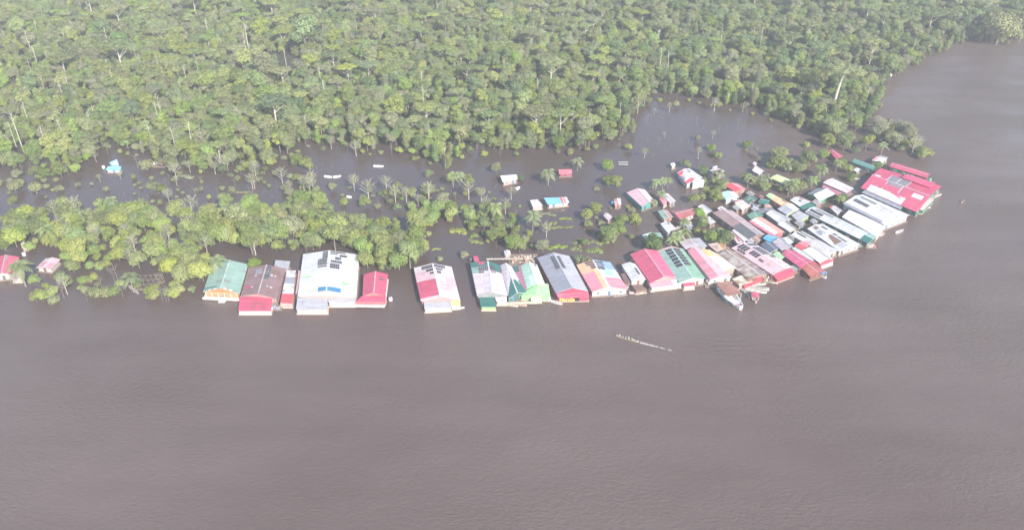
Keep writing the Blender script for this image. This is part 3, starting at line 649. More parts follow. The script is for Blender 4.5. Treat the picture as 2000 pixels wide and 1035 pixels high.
H('b12', 'little white gabled building with two panel rows, left of the big red roof', 'house', 'white_house', (1213.5, 516.5, 1243.6, 516, 1263, 546, 1233.6, 549), 3.2, 1.2, W, VP, (.76, .75, .74), rust=.02,
  pv=[('R', .08, .25, .35, .8, 1, 5), ('R', .3, .5, .35, .75, 1, 4)], lean=[('brown_lean_to', (1234, 556, 1254, 556, 1264, 566, 1242, 569), (2.2, 2.2, 1.9, 1.9), BRN, (.35, .25, .2)), ('side_shed_roof', (1212, 535, 1222, 533, 1232, 552, 1222, 555), (2.2, 2.4, 2.4, 2.2), BRN, (.3, .2, .2))])
H('b13', 'big solid red gabled store beside the green roof with panels', 'store', 'warehouse', (1230.5, 496.5, 1285, 490, 1321, 543, 1270, 553), 3.9, 2.0, RED, (.68, .14, .23), (.68, .42, .40), rust=.02,
  patches=[('R', 0, 1, .98, 1, VP)], lean=[('pink_front_awning', (1269, 553, 1325, 544, 1331, 554, 1273, 561), (3.6, 3.6, 2.7, 2.7), PINK, (.72, .62, .56), [('L', .72, 1, .05, .95, W)])])
H('b14', 'green gabled store carrying two blocks of solar panels', 'store', 'warehouse', (1285, 490, 1334, 487, 1376, 543, 1327, 551), 3.7, 1.9, MINT, (.24, .42, .29), (.76, .74, .68), rust=.03,
  patches=[('L', 0, 1, 0, .05, LP), ('R', 0, 1, 0, .03, LP)], pv=[('L', .5, .92, .06, .64, 3, 6), ('R', .1, .6, .04, .62, 3, 6)],
  lean=[('crimson_awning', (1334, 553, 1357, 551, 1357, 557, 1336, 559), (2.9, 2.9, 2.5, 2.5), CRIM, (.75, .65, .55))])
H('b15', 'long pink gabled building, deep pink on the left slope and pale on the right', 'house', 'long_house', (1343.5, 490, 1369, 487, 1429, 540, 1387, 545), 3.4, 1.5, PINK, LP, (.76, .72, .72), rust=.05, rr=(.48, .36))
H('b16', 'long cream roof with a yellow far end', 'house', 'long_house', (1370, 487, 1401, 496, 1438, 524, 1414, 528), 3.5, 1.0, CR, CR, (.6, .5, .4), rust=.02,
  patches=[('L', 0, 1, 0, .33, YEL), ('R', 0, 1, 0, .3, YEL), ('L', 0, 1, .34, 1, (.76, .72, .62)), ('R', 0, 1, .31, 1, (.76, .72, .64))], win=False)
H('b17', 'long rusty grey-brown roof with worn patches', 'store', 'warehouse', (1403, 495.5, 1437, 492, 1500, 534, 1462, 545), 3.4, 1.4, (.52, .46, .42), (.46, .37, .34), (.4, .3, .26), rust=.55,
  patches=[('R', .4, 1, .75, 1, GREY), ('L', .2, .6, .0, .2, LG)], lean=[('cream_front_roof', (1430, 544, 1451, 537, 1470, 550, 1444, 557), (2.9, 2.9, 2.6, 2.6), CR, (.5, .35, .3)), ('crimson_fascia_roof', (1462, 547, 1488, 537, 1491, 542, 1453, 558), (2.8, 2.8, 2.3, 2.3), CRIM, (.6, .08, .12))])
H('b18', 'long pale pink gabled store crowded with dark solar panels and a red front', 'store', 'warehouse', (1430, 485, 1473, 475, 1546, 521, 1509, 536), 3.7, 1.7, LP, VP, (.62, .30, .30), rust=.12,
  pv=[('L', .35, .9, .04, .24, 3, 3), ('L', .1, .3, .1, .3, 1, 3), ('L', .45, .9, .3, .5, 3, 3), ('L', .4, .6, .55, .65, 1, 2), ('R', .1, .9, .05, .15, 4, 2), ('R', .1, .8, .2, .5, 3, 5), ('R', .5, .9, .52, .62, 2, 2)],
  lean=[('red_front_roof', (1510, 537, 1546, 523, 1552, 532, 1518, 545), (3.3, 3.3, 2.6, 2.6), CRIM, (.55, .12, .15))])
H('b18b', 'small grey-green lean-to at the right corner of the pale pink panelled store', 'shed', 'shed', (1545, 519, 1556, 516, 1562, 524, 1550, 529), 2.5, 0, (.25, .33, .30), None, (.3, .2, .2), win=False)
H('b19', 'dark navy gabled roof behind the pale pink panelled store', 'house', 'small_house', (1486, 478, 1505, 472, 1523, 485, 1503, 494), 3.1, 1.0, NAVY, NAVY, (.4, .42, .45), rust=.02)
H('b20', 'bright blue square roof', 'house', 'small_house', (1490, 465, 1502, 457.5, 1519, 463, 1504, 473.5), 3.2, .5, (.10, .38, .68), (.16, .45, .72), (.3, .4, .5), rust=.0)
H('b21', 'grey-mauve flat sheet roof right of the blue roof', 'shed', 'shed', (1509, 472, 1529, 464, 1549, 482, 1528, 490), 3.0, .6, (.50, .42, .44), GREY, (.4, .35, .35), rust=.2)
H('b21b', 'little pale green roof beside the grey-mauve sheet roof', 'shed', 'shed', (1530, 464, 1538, 463, 1549, 473, 1540, 477), 3.1, 0, VG, None, (.5, .55, .5), win=False)
H('b22', 'small lime green roof in front of the navy roof', 'shed', 'shed', (1509, 496, 1521, 491, 1534, 501, 1524, 505.5), 2.9, 0, LIME, None, (.4, .5, .4), win=False)
H('b23', 'long crimson roof running down to the rust-red boathouse', 'house', 'long_house', (1527, 495, 1546, 487, 1588, 511, 1563, 523), 3.3, .9, (.56, .11, .20), (.50, .09, .17), (.4, .2, .2), rust=.06)
H('b24', 'rust-red weathered boathouse roof at the water edge with a blue boat before it', 'boathouse', 'boathouse', (1561, 518, 1589, 509, 1611, 530, 1583, 540), 2.7, 1.0, (.50, .16, .12), (.44, .11, .11), (.3, .12, .1), rust=.35, rr=(.35, .5))
H('b25', 'narrow pale green strip roof between the crimson and the white roofs', 'shed', 'shed', (1547, 485, 1556, 482, 1589, 507, 1583, 513), 3.0, 0, (.52, .58, .52), None, (.5, .5, .45), win=False, zs=(2.9, 3.1, 3.1, 2.9))
H('b26', 'white gabled riverside building with a curved red and white front fascia', 'store', 'warehouse', (1568, 489, 1594, 483, 1626, 505, 1601, 513), 3.2, .9, (.76, .73, .68), VP, (.55, .2, .22), rust=.02, patches=[('R', .45, .6, 0, 1, TEAL)],
  lean=[('curved_fascia_roof', (1600, 514, 1625, 505.5, 1628, 510, 1604, 519), (3.0, 3.0, 2.4, 2.4), CORAL, (.78, .74, .74))])
H('b27', 'bright coral red square roof', 'house', 'small_house', (1552, 480, 1568, 471, 1583, 477, 1567, 488), 3.5, .4, CORAL, (.68, .22, .24), (.5, .3, .3), rust=.0)
H('b28', 'long pale grey roof with dark panels at its far end beside the coral roof', 'store', 'warehouse', (1546, 459, 1568, 452, 1637, 489, 1617, 500), 3.2, 1.1, (.58, .54, .51), (.56, .53, .52), (.5, .48, .45), rust=.12,
  pv=[('R', .05, .4, .02, .45, 2, 12), ('L', .6, .85, .05, .3, 1, 5)], patches=[('L', .2, .8, 0, .3, (.74, .7, .66))])
H('b29', 'patchwork white roof with a brown square and grey panels', 'store', 'warehouse', (1578, 447, 1607, 438, 1679, 477, 1640, 490), 3.4, 1.0, W, W, (.55, .5, .48), rust=.12,
  patches=[('L', .25, 1, .45, .78, BRN), ('L', .3, .9, .8, .95, LG), ('L', .2, .8, .2, .36, GREY), ('L', .5, .9, .04, .15, BRN)], pv=[('R', .2, .5, .1, .28, 2, 3), ('R', .15, .45, .45, .55, 2, 2), ('R', .1, .3, .6, .85, 1, 6)])
H('b30', 'very long light grey roof with dark panels behind and a green front end', 'store', 'warehouse', (1575, 415, 1592, 404.5, 1711, 462, 1694, 474), 3.4, .9, (.57, .56, .54), (.52, .54, .52), (.08, .20, .17), rust=.05,
  patches=[('L', 0, 1, .87, 1, TEAL), ('R', 0, 1, .87, 1, MINT), ('L', 0, .9, 0, .25, W)], pv=[('L', .45, .95, .03, .24, 1, 6), ('L', .08, .3, .02, .24, 1, 8), ('R', .2, .5, .08, .36, 1, 8)])
H('b31', 'huge white gabled riverside store with twin rows of solar panels', 'store', 'warehouse', (1648, 398, 1686, 381, 1774, 420, 1728, 438), 4.2, 1.6, W, W, (.6, .58, .58), rust=.0, rr=(.6, .5),
  patches=[('L', 0, .18, 0, .9, GREY), ('R', .3, .4, .5, .8, LG)], pv=[('L', .55, .8, .08, .42, 2, 10), ('R', .15, .4, .08, .45, 2, 10)],
  lean=[('lower_white_roof', (1646, 424, 1660, 411, 1727, 440, 1711, 461), (3.0, 3.3, 3.3, 3.0), (.82, .8, .78), (.55, .5, .5), [('L', .2, .9, .78, .81, LP), ('L', 0, .3, .7, .73, LP)])])
H('b31b', 'narrow corrugated grey corridor roof between the huge white store and the big red one', 'shed', 'shed', (1684, 376.5, 1691, 372, 1763, 401, 1758, 409), 3.1, 0, GREY, None, (.08, .22, .18), rust=.1)
H('b32', 'biggest red roof at the village point with a grey square and white edging', 'store', 'warehouse', (1684, 367, 1722, 330, 1836, 364, 1789, 413), 3.4, 1.9, RED, (.56, .07, .14), (.05, .24, .18), rust=.05, capcol=(.62, .5, .5),
  patches=[('R', .0, .62, .26, .58, (.24, .22, .235)), ('L', .8, 1, .3, .56, (.27, .22, .24)), ('R', .0, .64, .25, .262, VP), ('R', .0, .64, .41, .422, VP), ('R', .0, .66, .58, .592, VP), ('L', .3, .98, .29, .302, VP), ('L', .3, .98, .55, .562, VP), ('L', 0, .42, .10, .72, W), ('L', .62, .86, .76, .93, W), ('R', .05, .2, .04, .14, W), ('L', .0, 1, .74, .745, CRIM)],
  lean=[('raised_back_roof', (1762, 347, 1772, 340, 1826, 357, 1816, 366), (4.9, 4.9, 4.9, 4.9), (.60, .09, .17), (.5, .08, .12)), ('end_lean_to_roof', (1795, 408, 1816, 386, 1824, 390, 1803, 411), (2.9, 2.9, 2.5, 2.5), (.5, .42, .38), (.06, .25, .18))])
H('b33', 'long narrow red roof with green wall behind the biggest red roof', 'house', 'long_house', (1739, 326, 1744, 317.5, 1815, 339, 1810, 347.5), 3.4, .5, RED, RED, (.05, .28, .18), rust=.02, rr=(.5, .5))
# ---- inner village
H('b34', 'white flat roof house with a maroon side, behind the grey and green one', 'house', 'white_house', (1608, 357, 1626, 348.5, 1667, 368, 1653, 376.5), 3.6, .5, VP, W, (.42, .2, .24), rust=.02,
  lean=[('maroon_side_roof', (1609, 361, 1652, 379, 1643, 385, 1606, 366), (2.9, 2.9, 2.3, 2.3), (.45, .2, .25), (.4, .3, .3))])
H('b35', 'grey and white gabled house with a green gable wall', 'house', 'green_gabled_house', (1600, 392, 1577, 379, 1597, 368, 1630, 379), 3.2, 1.7, (.70, .66, .66), GREY, (.10, .36, .20), rust=.03)
H('b36', 'white gabled roof with a few dark panels, a pink edge and a dark teal front', 'house', 'small_house', (1543, 391, 1562, 384.5, 1584, 394, 1562, 403), 3.2, 1.0, W, W, (.3, .4, .38), rust=.02, patches=[('R', .8, 1, 0, 1, PINK)],
  pv=[('R', .1, .5, .3, .6, 2, 2), ('L', .6, .9, .5, .7, 1, 2)], lean=[('teal_front_roof', (1562, 404, 1584, 396, 1595, 404, 1574, 412), (2.9, 2.9, 2.5, 2.5), TEAL, (.25, .35, .32))])
H('b37', 'long roof, lime green at the far end and orange-yellow towards the front', 'house', 'long_house', (1497, 383, 1506, 378, 1550, 400, 1531, 405), 3.2, .7, (.80, .48, .28), (.72, .55, .24), (.5, .2, .14), rust=.02, patches=[('L', 0, 1, 0, .3, LIME), ('R', 0, 1, 0, .2, VG), ('R', .3, .8, .55, .8, DG)])
H('b38', 'dark teal hipped house left of the lime and orange roof', 'house', 'small_house', (1480, 395, 1489, 387, 1505, 391, 1500, 401), 3.0, .9, TEAL, (.05, .16, .16), (.55, .4, .38), rust=.03)
H('b39', 'dark green low roof with a white streak', 'house', 'small_house', (1450, 389, 1469, 382, 1480, 388, 1463, 397), 2.9, .6, (.08, .15, .12), (.09, .17, .15), (.3, .3, .28), rust=.08, patches=[('L', .3, .9, .48, .52, W)])
H('b40', 'pale aqua gabled house among trees', 'house', 'small_house', (1406, 377, 1434, 375, 1443, 385.5, 1418, 390), 3.2, 1.1, (.50, .66, .70), (.66, .76, .78), (.6, .72, .7), rust=.01)
H('b41', 'rose pink hipped roof in the trees behind the aqua house', 'house', 'small_house', (1416, 361.5, 1441, 359.5, 1457, 370, 1436, 375.5), 3.1, 1.1, CORAL, PINK, (.5, .34, .28), rust=.02)
H('b42', 'cream cluttered house with a red back edge, in front of the aqua house', 'house', 'small_house', (1434, 395, 1449, 390, 1466, 402, 1450, 411), 2.9, .8, CR, VP, (.6, .5, .42), rust=.25, patches=[('L', 0, 1, 0, .1, RED), ('R', 0, 1, 0, .12, RED)])
H('b43', 'long brown-mauve gabled roof, dark grey towards the front', 'store', 'warehouse', (1393, 416, 1431, 412, 1492, 457, 1462, 466), 3.5, 1.4, (.34, .23, .22), (.48, .36, .35), (.3, .24, .22), rust=.15, patches=[('L', 0, 1, .55, 1, DG), ('R', .0, .5, .8, 1, GREY)])
H('b44', 'narrow white roof along the left side of the long brown-mauve one', 'shed', 'shed', (1430, 450, 1443, 445.5, 1471, 463.5, 1453, 471), 3.0, .4, VP, W, (.7, .66, .62), rust=.02, lean=[('pink_side_roof', (1426, 454, 1432, 452, 1451, 471, 1440, 476), (2.2, 2.5, 2.5, 2.2), VP, (.6, .5, .5), [('L', .4, .7, .3, .9, CRIM)])])
H('b45', 'green gabled roof left of the navy-grey sheet', 'house', 'small_house', (1459, 420, 1483, 413, 1490, 421.5, 1468, 429), 3.0, .7, GRN, (.10, .24, .17), (.3, .35, .3), rust=.06)
H('b46', 'striped roof in red, white and orange with a pink gable', 'house', 'striped_house', (1463.5, 433, 1488, 424.5, 1532, 453, 1507, 460), 3.5, 1.0, (.60, .20, .24), (.78, .36, .27), (.62, .26, .28), rust=.02, patches=[('L', .35, 1, 0, 1, (.78, .70, .62)), ('R', .0, .3, .0, .25, ORG)])
H('b47', 'pale grey gabled roof right of the striped roof', 'house', 'small_house', (1496, 417, 1511, 410, 1546, 428, 1522, 436), 3.3, .7, (.62, .58, .56), LG, (.35, .38, .38), rust=.08)
H('b48', 'white roof with a dark right slope in front of the pale grey one', 'house', 'small_house', (1519, 438, 1536, 430.5, 1559, 447.5, 1543, 453), 3.1, .9, W, (.24, .2, .19), (.55, .52, .4), rust=.05)
H('b49', 'light grey house with a step in its roof and lime trim', 'house', 'small_house', (1519, 408, 1546, 398, 1561, 409, 1536, 419), 3.3, .9, LG, (.70, .68, .68), (.55, .62, .4), rust=.1, lean=[('front_roof', (1546, 420, 1561, 412, 1580, 421.5, 1559, 432.5), (3.0, 3.2, 3.0, 2.7), LG, (.45, .62, .3))])
H('b50', 'navy-grey flat sheet roof behind the striped roof', 'shed', 'shed', (1478, 409.5, 1507, 405, 1511, 410, 1488, 416), 2.7, .3, (.2, .21, .25), (.2, .2, .24), (.3, .3, .3), rust=.1)
H('b51', 'small pale roof left of the long brown-mauve one, the upper of two', 'shed', 'shed', (1363, 403.5, 1373.5, 399, 1391.5, 412, 1378, 418), 2.7, .4, (.66, .6, .6), LG, (.45, .4, .38), rust=.12)
H('b52', 'small white roof with a dark patch, the lower of two left of the brown-mauve one', 'shed', 'shed', (1376.5, 427.5, 1386, 423, 1398, 433.5, 1387, 438), 2.5, .3, W, VP, (.4, .36, .34), patches=[('R', .2, .8, .3, .7, GREY)], rust=.05)
H('b53', 'white fronted two-tone house by the pool with pink and grey roof patches', 'house', 'white_fronted_house', (1323, 338, 1347, 330, 1372, 347, 1342, 359), 3.4, 1.2, VP, W, (.78, .77, .76), rust=.03, rr=(.55, .6), patches=[('L', 0, .7, .05, .3, CORAL), ('L', 0, .6, .35, .7, GREY), ('L', 0, .8, .78, 1, CORAL)], pv=[('R', .1, .35, .15, .4, 1, 4)],
  lean=[('white_front_block', (1353, 352, 1374, 350, 1376, 355, 1353, 358), (3.9, 3.9, 3.8, 3.8), W, (.8, .79, .78))])
H('b54', 'pale pink roofed house with a teal front wall, alone at the pool side', 'house', 'pink_house', (1223.5, 376, 1259, 370, 1280, 394, 1254, 404), 3.3, 1.3, LP, VP, (.12, .45, .42), rust=.03, rr=(.6, .5), patches=[('L', .2, .9, .1, .5, (.72, .42, .45))])
H('b55', 'tiny white and pink two-roof cabin between trees', 'house', 'cabin', (1295, 382, 1305, 378, 1320, 393, 1309, 397), 2.9, .6, W, VP, (.62, .4, .4), rust=.02, lean=[('pink_side_roof', (1287, 386, 1293, 382.5, 1304, 393, 1296, 400), (2.4, 2.7, 2.7, 2.4), PINK, (.7, .5, .48))])
H('b56', 'maroon-brown roof with a bright red left edge, before a white-walled house', 'house', 'maroon_house', (1329, 429, 1309, 413, 1350, 405.5, 1357, 418), 3.1, 1.2, (.36, .12, .12), (.40, .14, .14), (.66, .6, .52), rust=.12, patches=[('L', 0, 1, .0, .14, RED)])
H('b57', 'green and rosy rusty roofed hut left of the maroon-brown roof', 'house', 'hut', (1285, 413, 1304, 411, 1315, 424, 1297, 429), 2.8, .7, MINT, (.50, .28, .27), (.6, .36, .3), rust=.15)
H('b58', 'small white roofed hut with a dark patch below the rosy rusty one', 'house', 'hut', (1290, 437, 1308, 434, 1321, 447.5, 1304, 454), 3.0, .7, W, VP, (.7, .68, .66), rust=.05, patches=[('R', .2, .6, .1, .35, DG)])
H('b59', 'mint green roof half hidden by a round dark tree', 'house', 'hut', (1254, 459, 1289, 455, 1296, 466, 1266, 470), 3.0, .9, VG, MINT, (.45, .5, .45), rust=.03)
H('b60', 'wide grey-mauve roof above the pink long building', 'house', 'grey_house', (1327, 472, 1366, 465, 1381, 481, 1339, 486), 3.1, .9, (.54, .46, .48), LG, (.5, .45, .45), rust=.15)
H('b61', 'small cream roof with a big brown-orange patch', 'shed', 'shed', (1383, 477, 1415, 474, 1420, 486, 1400, 492), 2.9, .5, (.66, .5, .4), (.58, .32, .18), (.4, .3, .25), rust=.25, patches=[('L', 0, .3, 0, 1, LP)])
H('b62', 'tiny white and pink roofed house at the far pool side among palms', 'house', 'cabin', (1386, 333, 1403, 329, 1415, 334, 1406, 342), 2.9, .8, VP, W, (.6, .5, .48), rust=.03, patches=[('R', 0, .5, 0, .5, PINK)], lean=[('back_roof', (1391, 327, 1398, 323.5, 1402, 325, 1396, 329), (2.3, 2.3, 2.3, 2.3), W, (.5, .5, .5))])
H('b63', 'small coral floating hut standing alone in the water', 'hut', 'floating_hut', (1199, 390, 1212, 387.5, 1213.5, 400, 1201, 402), 2.3, .5, (.75, .45, .40), (.78, .55, .5), (.7, .3, .25), rust=.02, patches=[('L', 0, 1, .2, .3, CORAL)])
H('b64', 'pinkish roof behind a bare bush beside a large tree', 'hut', 'hut', (1178, 421, 1187, 416, 1198, 424, 1188, 431), 2.6, .6, VP, (.7, .5, .5), (.6, .4, .42), rust=.06)
H('b65', 'solitary white-roofed stilt house with a pink wall in the lagoon', 'house', 'stilt_house', (977, 343.5, 1009, 341, 1011, 350, 982, 356), 3.2, 0, (.72, .78, .72), None, (.7, .45, .42), rust=.0, zs=(3.4, 3.4, 2.9, 2.9), dens=2.4)
H('b66', 'small rose-red roofed stilt house alone in the lagoon', 'house', 'stilt_house', (1091, 331, 1116.5, 331, 1117.5, 339, 1092, 340), 2.8, 0, (.66, .18, .22), None, (.5, .15, .17), rust=.04, zs=(3.1, 3.1, 2.5, 2.5))
H('b67', 'long stilt house with a bright blue roof and red-white striped end', 'house', 'stilt_house', (1062, 386.5, 1107, 385, 1112, 396, 1070, 400), 3.0, 0, (.22, .50, .68), None, (.75, .58, .54), rust=.0, zs=(3.3, 3.3, 2.8, 2.8), dens=2.6,
  patches=[('L', .68, .76, 0, 1, CORAL), ('L', .76, .8, 0, 1, W), ('L', .8, .86, 0, 1, CORAL), ('L', .86, 1, 0, 1, VP)], lean=[('white_wing_roof', (1035, 391, 1050, 389.5, 1060, 401, 1041, 405), (2.7, 2.9, 2.7, 2.5), VP, (.75, .5, .45))])
H('b68', 'red hipped riverside house behind a big palm at the left edge', 'house', 'red_house', (-12, 504, 38, 502, 24, 536, -14, 540), 3.2, 1.5, RED, (.66, .14, .2), (.72, .62, .58), rust=.08, patches=[('R', .5, 1, .6, .75, TEAL), ('R', .0, .2, .0, .4, GREY)],
  lean=[('front_roof', (24, 532, 40, 530, 42, 544, 22, 545), (2.8, 2.8, 2.4, 2.4), LP, (.76, .66, .6))])
H('b69', 'shed with a half white, half red striped roof near the left edge', 'shed', 'shed', (89, 505, 119, 506, 100, 526, 70, 523), 2.6, .7, (.62, .55, .56), LP, (.75, .72, .66), rust=.12, patches=[('L', .2, .9, .35, .95, PINK), ('R', .3, .9, .5, .95, PINK)])
H('b70', 'bright blue tarpaulin-roofed hut alone on the left lagoon', 'hut', 'floating_hut', (206, 332, 216, 324, 238, 325, 236, 332), 2.4, .6, (.25, .58, .74), (.22, .55, .74), (.7, .75, .75), rust=.0, lean=[('upper_roof', (213, 318, 228, 311, 232, 321, 219, 324), (3.0, 3.0, 2.8, 2.8), SKY, (.4, .6, .7), [('L', .3, .8, .3, .8, W)])])
H('b71', 'little bright red roof half hidden by a tree at the far right', 'house', 'hut', (1619, 294, 1630, 295, 1647, 305, 1633, 311), 3.0, .7, RED, RED, (.4, .15, .15), rust=.02)
H('b72', 'dark green oblong roof behind the biggest red roof', 'house', 'long_house', (1665, 317, 1671, 310.5, 1708, 324, 1706, 332), 3.2, .6, (.10, .26, .21), (.10, .24, .2), (.2, .3, .27), rust=.04)
H('b73', 'small white and pink cabin near the biggest red roof', 'house', 'cabin', (1703, 313, 1721, 304, 1735, 308, 1724, 317), 3.2, .8, W, LG, (.55, .5, .5), rust=.02, patches=[('L', 0, 1, 0, .3, PINK)])
H('b74', 'little white canopy below the dark green oblong roof', 'shed', 'canopy', (1667, 332, 1674, 327.5, 1681, 331, 1674, 337), 2.3, .4, W, W, (.4, .42, .4), rust=.02, win=False)
H('b75', 'pale yellow-green roof shaded by palms', 'house', 'small_house', (1505, 348, 1519, 341, 1545, 352, 1539, 362), 3.3, .5, YG, (.66, .72, .40), (.4, .5, .3), rust=.02)
H('b76', 'yellow roof half hidden behind a green tree at the far pool side', 'house', 'hut', (1513, 293, 1534, 290, 1538, 296, 1517, 301), 3.0, .7, (.74, .70, .30), (.74, .70, .30), (.5, .45, .2), rust=.01)
H('b77', 'white-roofed hut with a fallen grey awning by the far pool', 'house', 'hut', (1469, 333, 1478, 325, 1492, 334, 1483, 341), 3.0, .6, (.72, .66, .62), VP, (.6, .52, .5), rust=.06)
H('b78', 'tiny white outhouse behind the white-roofed hut', 'shed', 'outhouse', (1470, 319, 1475, 316, 1479, 319, 1474, 322.5), 2.4, .3, W, LP, (.6, .5, .5), rust=.02, win=False)
H('b79', 'isolated brown roof far away on the wooded point', 'house', 'hut', (1691, 130, 1694, 127, 1722, 134, 1719, 138), 3.4, .7, (.46, .33, .30), (.5, .36, .33), (.25, .2, .18), rust=.15)
H('b80', 'small white and red cabin beside the huge white store', 'shed', 'shed', (1620, 404, 1632, 402, 1645, 411, 1636, 419), 2.8, .4, (.66, .6, .58), LG, (.4, .35, .33), rust=.1, patches=[('L', 0, 1, 0, .18, CORAL)])
H('b81', 'small beige hut between the white flat roof and the huge white store', 'shed', 'shed', (1634, 386, 1643, 382, 1652, 389, 1642, 394), 2.7, .5, VP, LG, (.5, .45, .42), rust=.08)
H('b82', 'beige-walled hut under trees behind the left red house', 'hut', 'hut', (40, 475, 52, 474, 55, 482, 43, 485), 2.4, .5, (.62, .5, .42), CR, (.6, .5, .42), rust=.1)
H('b83', 'low white awning hut at the back fence behind the mint house', 'hut', 'hut', (984, 490, 996, 489, 998, 497, 986, 498), 2.2, .4, VP, W, (.6, .55, .52), rust=.06)
H('b84', 'small dark red roof between the dark green ones', 'shed', 'shed', (1480, 384, 1488, 381, 1494, 384, 1487, 388), 2.6, .3, (.3, .08, .12), (.3, .08, .12), (.25, .15, .15), win=False)
H('b85', 'little white hut at the far-left corner of the two-tone house', 'shed', 'outhouse', (1309, 320, 1317, 318, 1320, 323, 1312, 325), 2.5, .3, (.7, .66, .56), CR, (.6, .55, .5), win=False)

fill = [(1352, 478, 10, 6, (.5, .45, .42), 'grey sheet hut squeezed behind the wide grey-mauve roof'), (1424, 488, 9, 6, BRN, 'small rusty hut between the cream patch shed and the pale pink store'), (1466, 470, 9, 5, LG, 'grey lean-to hut at the foot of the narrow white roof'), (1478, 468, 9, 6, (.4, .28, .24), 'brown hut left of the blue square roof'),
 (1440, 405, 10, 6, (.36, .33, .33), 'grey hut between the cream cluttered house and the brown-mauve roof'), (1475, 408, 8, 5, LG, 'white-grey hut behind the green gabled roof'), (1546, 463, 10, 6, (.25, .22, .2), 'dark hut between the striped roof and the coral square'), (1562, 436, 11, 6, (.34, .31, .3), 'charcoal hut behind the patchwork white roof'), (1590, 432, 9, 5, (.3, .3, .3), 'dark grey hut at the far end of the patchwork roof'),
 (1612, 425, 10, 5, (.62, .56, .52), 'pinkish hut beneath the very long light grey roof'), (1540, 470, 7, 5, CRIM, 'crimson little hut beside the pale green square'), (1596, 395, 10, 6, (.4, .36, .36), 'grey hut below the green gabled wall'), (1500, 403, 8, 5, (.6, .35, .25), 'rusty orange hut before the dark teal house'), (1466, 378, 9, 5, (.3, .25, .24), 'dark hut right of the rose pink roof'),
 (1520, 500, 8, 5, (.5, .5, .5), 'pale hut between the lime square and the crimson roof'), (1410, 408, 9, 5, VP, 'pale hut at the back of the brown-mauve roof'), (1345, 440, 9, 5, LG, 'grey hut among trees right of the small dark-patched hut'), (1700, 372, 8, 4, TEAL, 'small teal roof at the left corner of the biggest red roof')]
for fx_, fy_, hw_, hh_, fc_, fl_ in fill:
    H('f%d' % fx_, fl_, 'hut', 'hut', (fx_ - hw_, fy_ - 1, fx_ + 1, fy_ - hh_, fx_ + hw_, fy_ + 1, fx_ - 1, fy_ + hh_), 2.7, .5, fc_, tuple(min(.8, c_ * 1.1) for c_ in fc_), (.4, .36, .33), rust=.2)
# timber gable front of the green house: planks and rails
def front_details():
    r, surf = HOUSES['b1']; mb = MB(); a, b = surf('L', .15, 1.0), surf('R', .85, 1.0); ap = surf('L', 1, 1.0)
    org = r.location
    L = (b - a)
    for k in range(6):
        t = k / 5; p = a + L * t; mb.box((p.x, p.y - .05, (p.z + .3) / 2), (.18, .18, p.z - .3))
    for h in (.9, 1.7, 2.5): mb.box(((a.x + b.x) / 2, (a.y + b.y) / 2 - .12, h), (L.length, .08, .12), 0, math.atan2(L.y, L.x))
    for k in range(9):
        t = (k + .5) / 9; x = a + L * t; zt = lerp(a.z, ap.z, 1 - abs(2 * t - 1)); mb.box((x.x, x.y + .06, (zt + .8) / 2 + .4), (L.length / 9 * .8, .06, max(.2, zt - 1.1)), 1)
    obj('timber_front', mb.mesh('timber_front', [paint((.78, .66, .5), .7, .1), paint((.55, .19, .07), .7, .25)]), r)
    mb = MB(); A = surf('L', 0, 1.0); B_ = surf('R', 1, 1.0); d = B_ - A
    c = (A + B_) / 2; mb.box((c.x, c.y - 1.1, .75), (d.length, .12, .85), 0, math.atan2(d.y, d.x)); mb.box((c.x + .4, c.y - 1.7, .2), (2.2, 1.0, .3), 0)
    obj('deck_rail', mb.mesh('deck_rail', [paint((.74, .70, .64), .7, .15)]), r)
    # gable sign and door opening on the red store front
    r, surf = HOUSES['b10']; org = r.location
    A = G(1090.5, 588.5, .35) - org; B_ = G(1152, 587, .35) - org
    fr = [c for c in r.children if c.name.startswith('lean_to_wall')][0]
    vs = [fr.data.vertices[i].co for i in range(len(fr.data.vertices))]; low = sorted({(round(v.x, 3), round(v.y, 3)) for v in vs if v.z < .4}, key=lambda v: v[1])[:2]; low = [Vector((a_, b_, 0)) for a_, b_ in low]
    xs = [v.x for v in vs]; yf = min(v.y for v in vs)
    pl = min(low, key=lambda v: v.x); pr = max(low, key=lambda v: v.x); d = (Vector((pr.x, pr.y, 0)) - Vector((pl.x, pl.y, 0))); an = math.atan2(d.y, d.x)
    cu = bpy.data.curves.new('sign_lettering', 'FONT'); cu.body = 'Marylla'; cu.size = 1.75; cu.extrude = .03; cu.offset = .035; cu.materials.append(paint((.85, .55, .10), .6, .1))
    t = bpy.data.objects.new('sign_lettering', cu); COL.objects.link(t); bpy.context.view_layer.update()
    me = bpy.data.meshes.new_from_object(t); bpy.data.objects.remove(t)
    s = obj('sign_lettering', me, r, (pl.x + .25, pl.y - .1, .5)); s.rotation_euler = (math.radians(90), 0, an)
    dd = d.normalized(); mb = MB(); mb.box((0, 0, 0), (1.7, .1, 1.3)); o = obj('doorway', mb.mesh('doorway', [DARK]), r, (pl.x + dd.x * 6.0, pl.y + dd.y * 6.0 - .06, 1.0)); o.rotation_euler = (0, 0, an)
front_details()

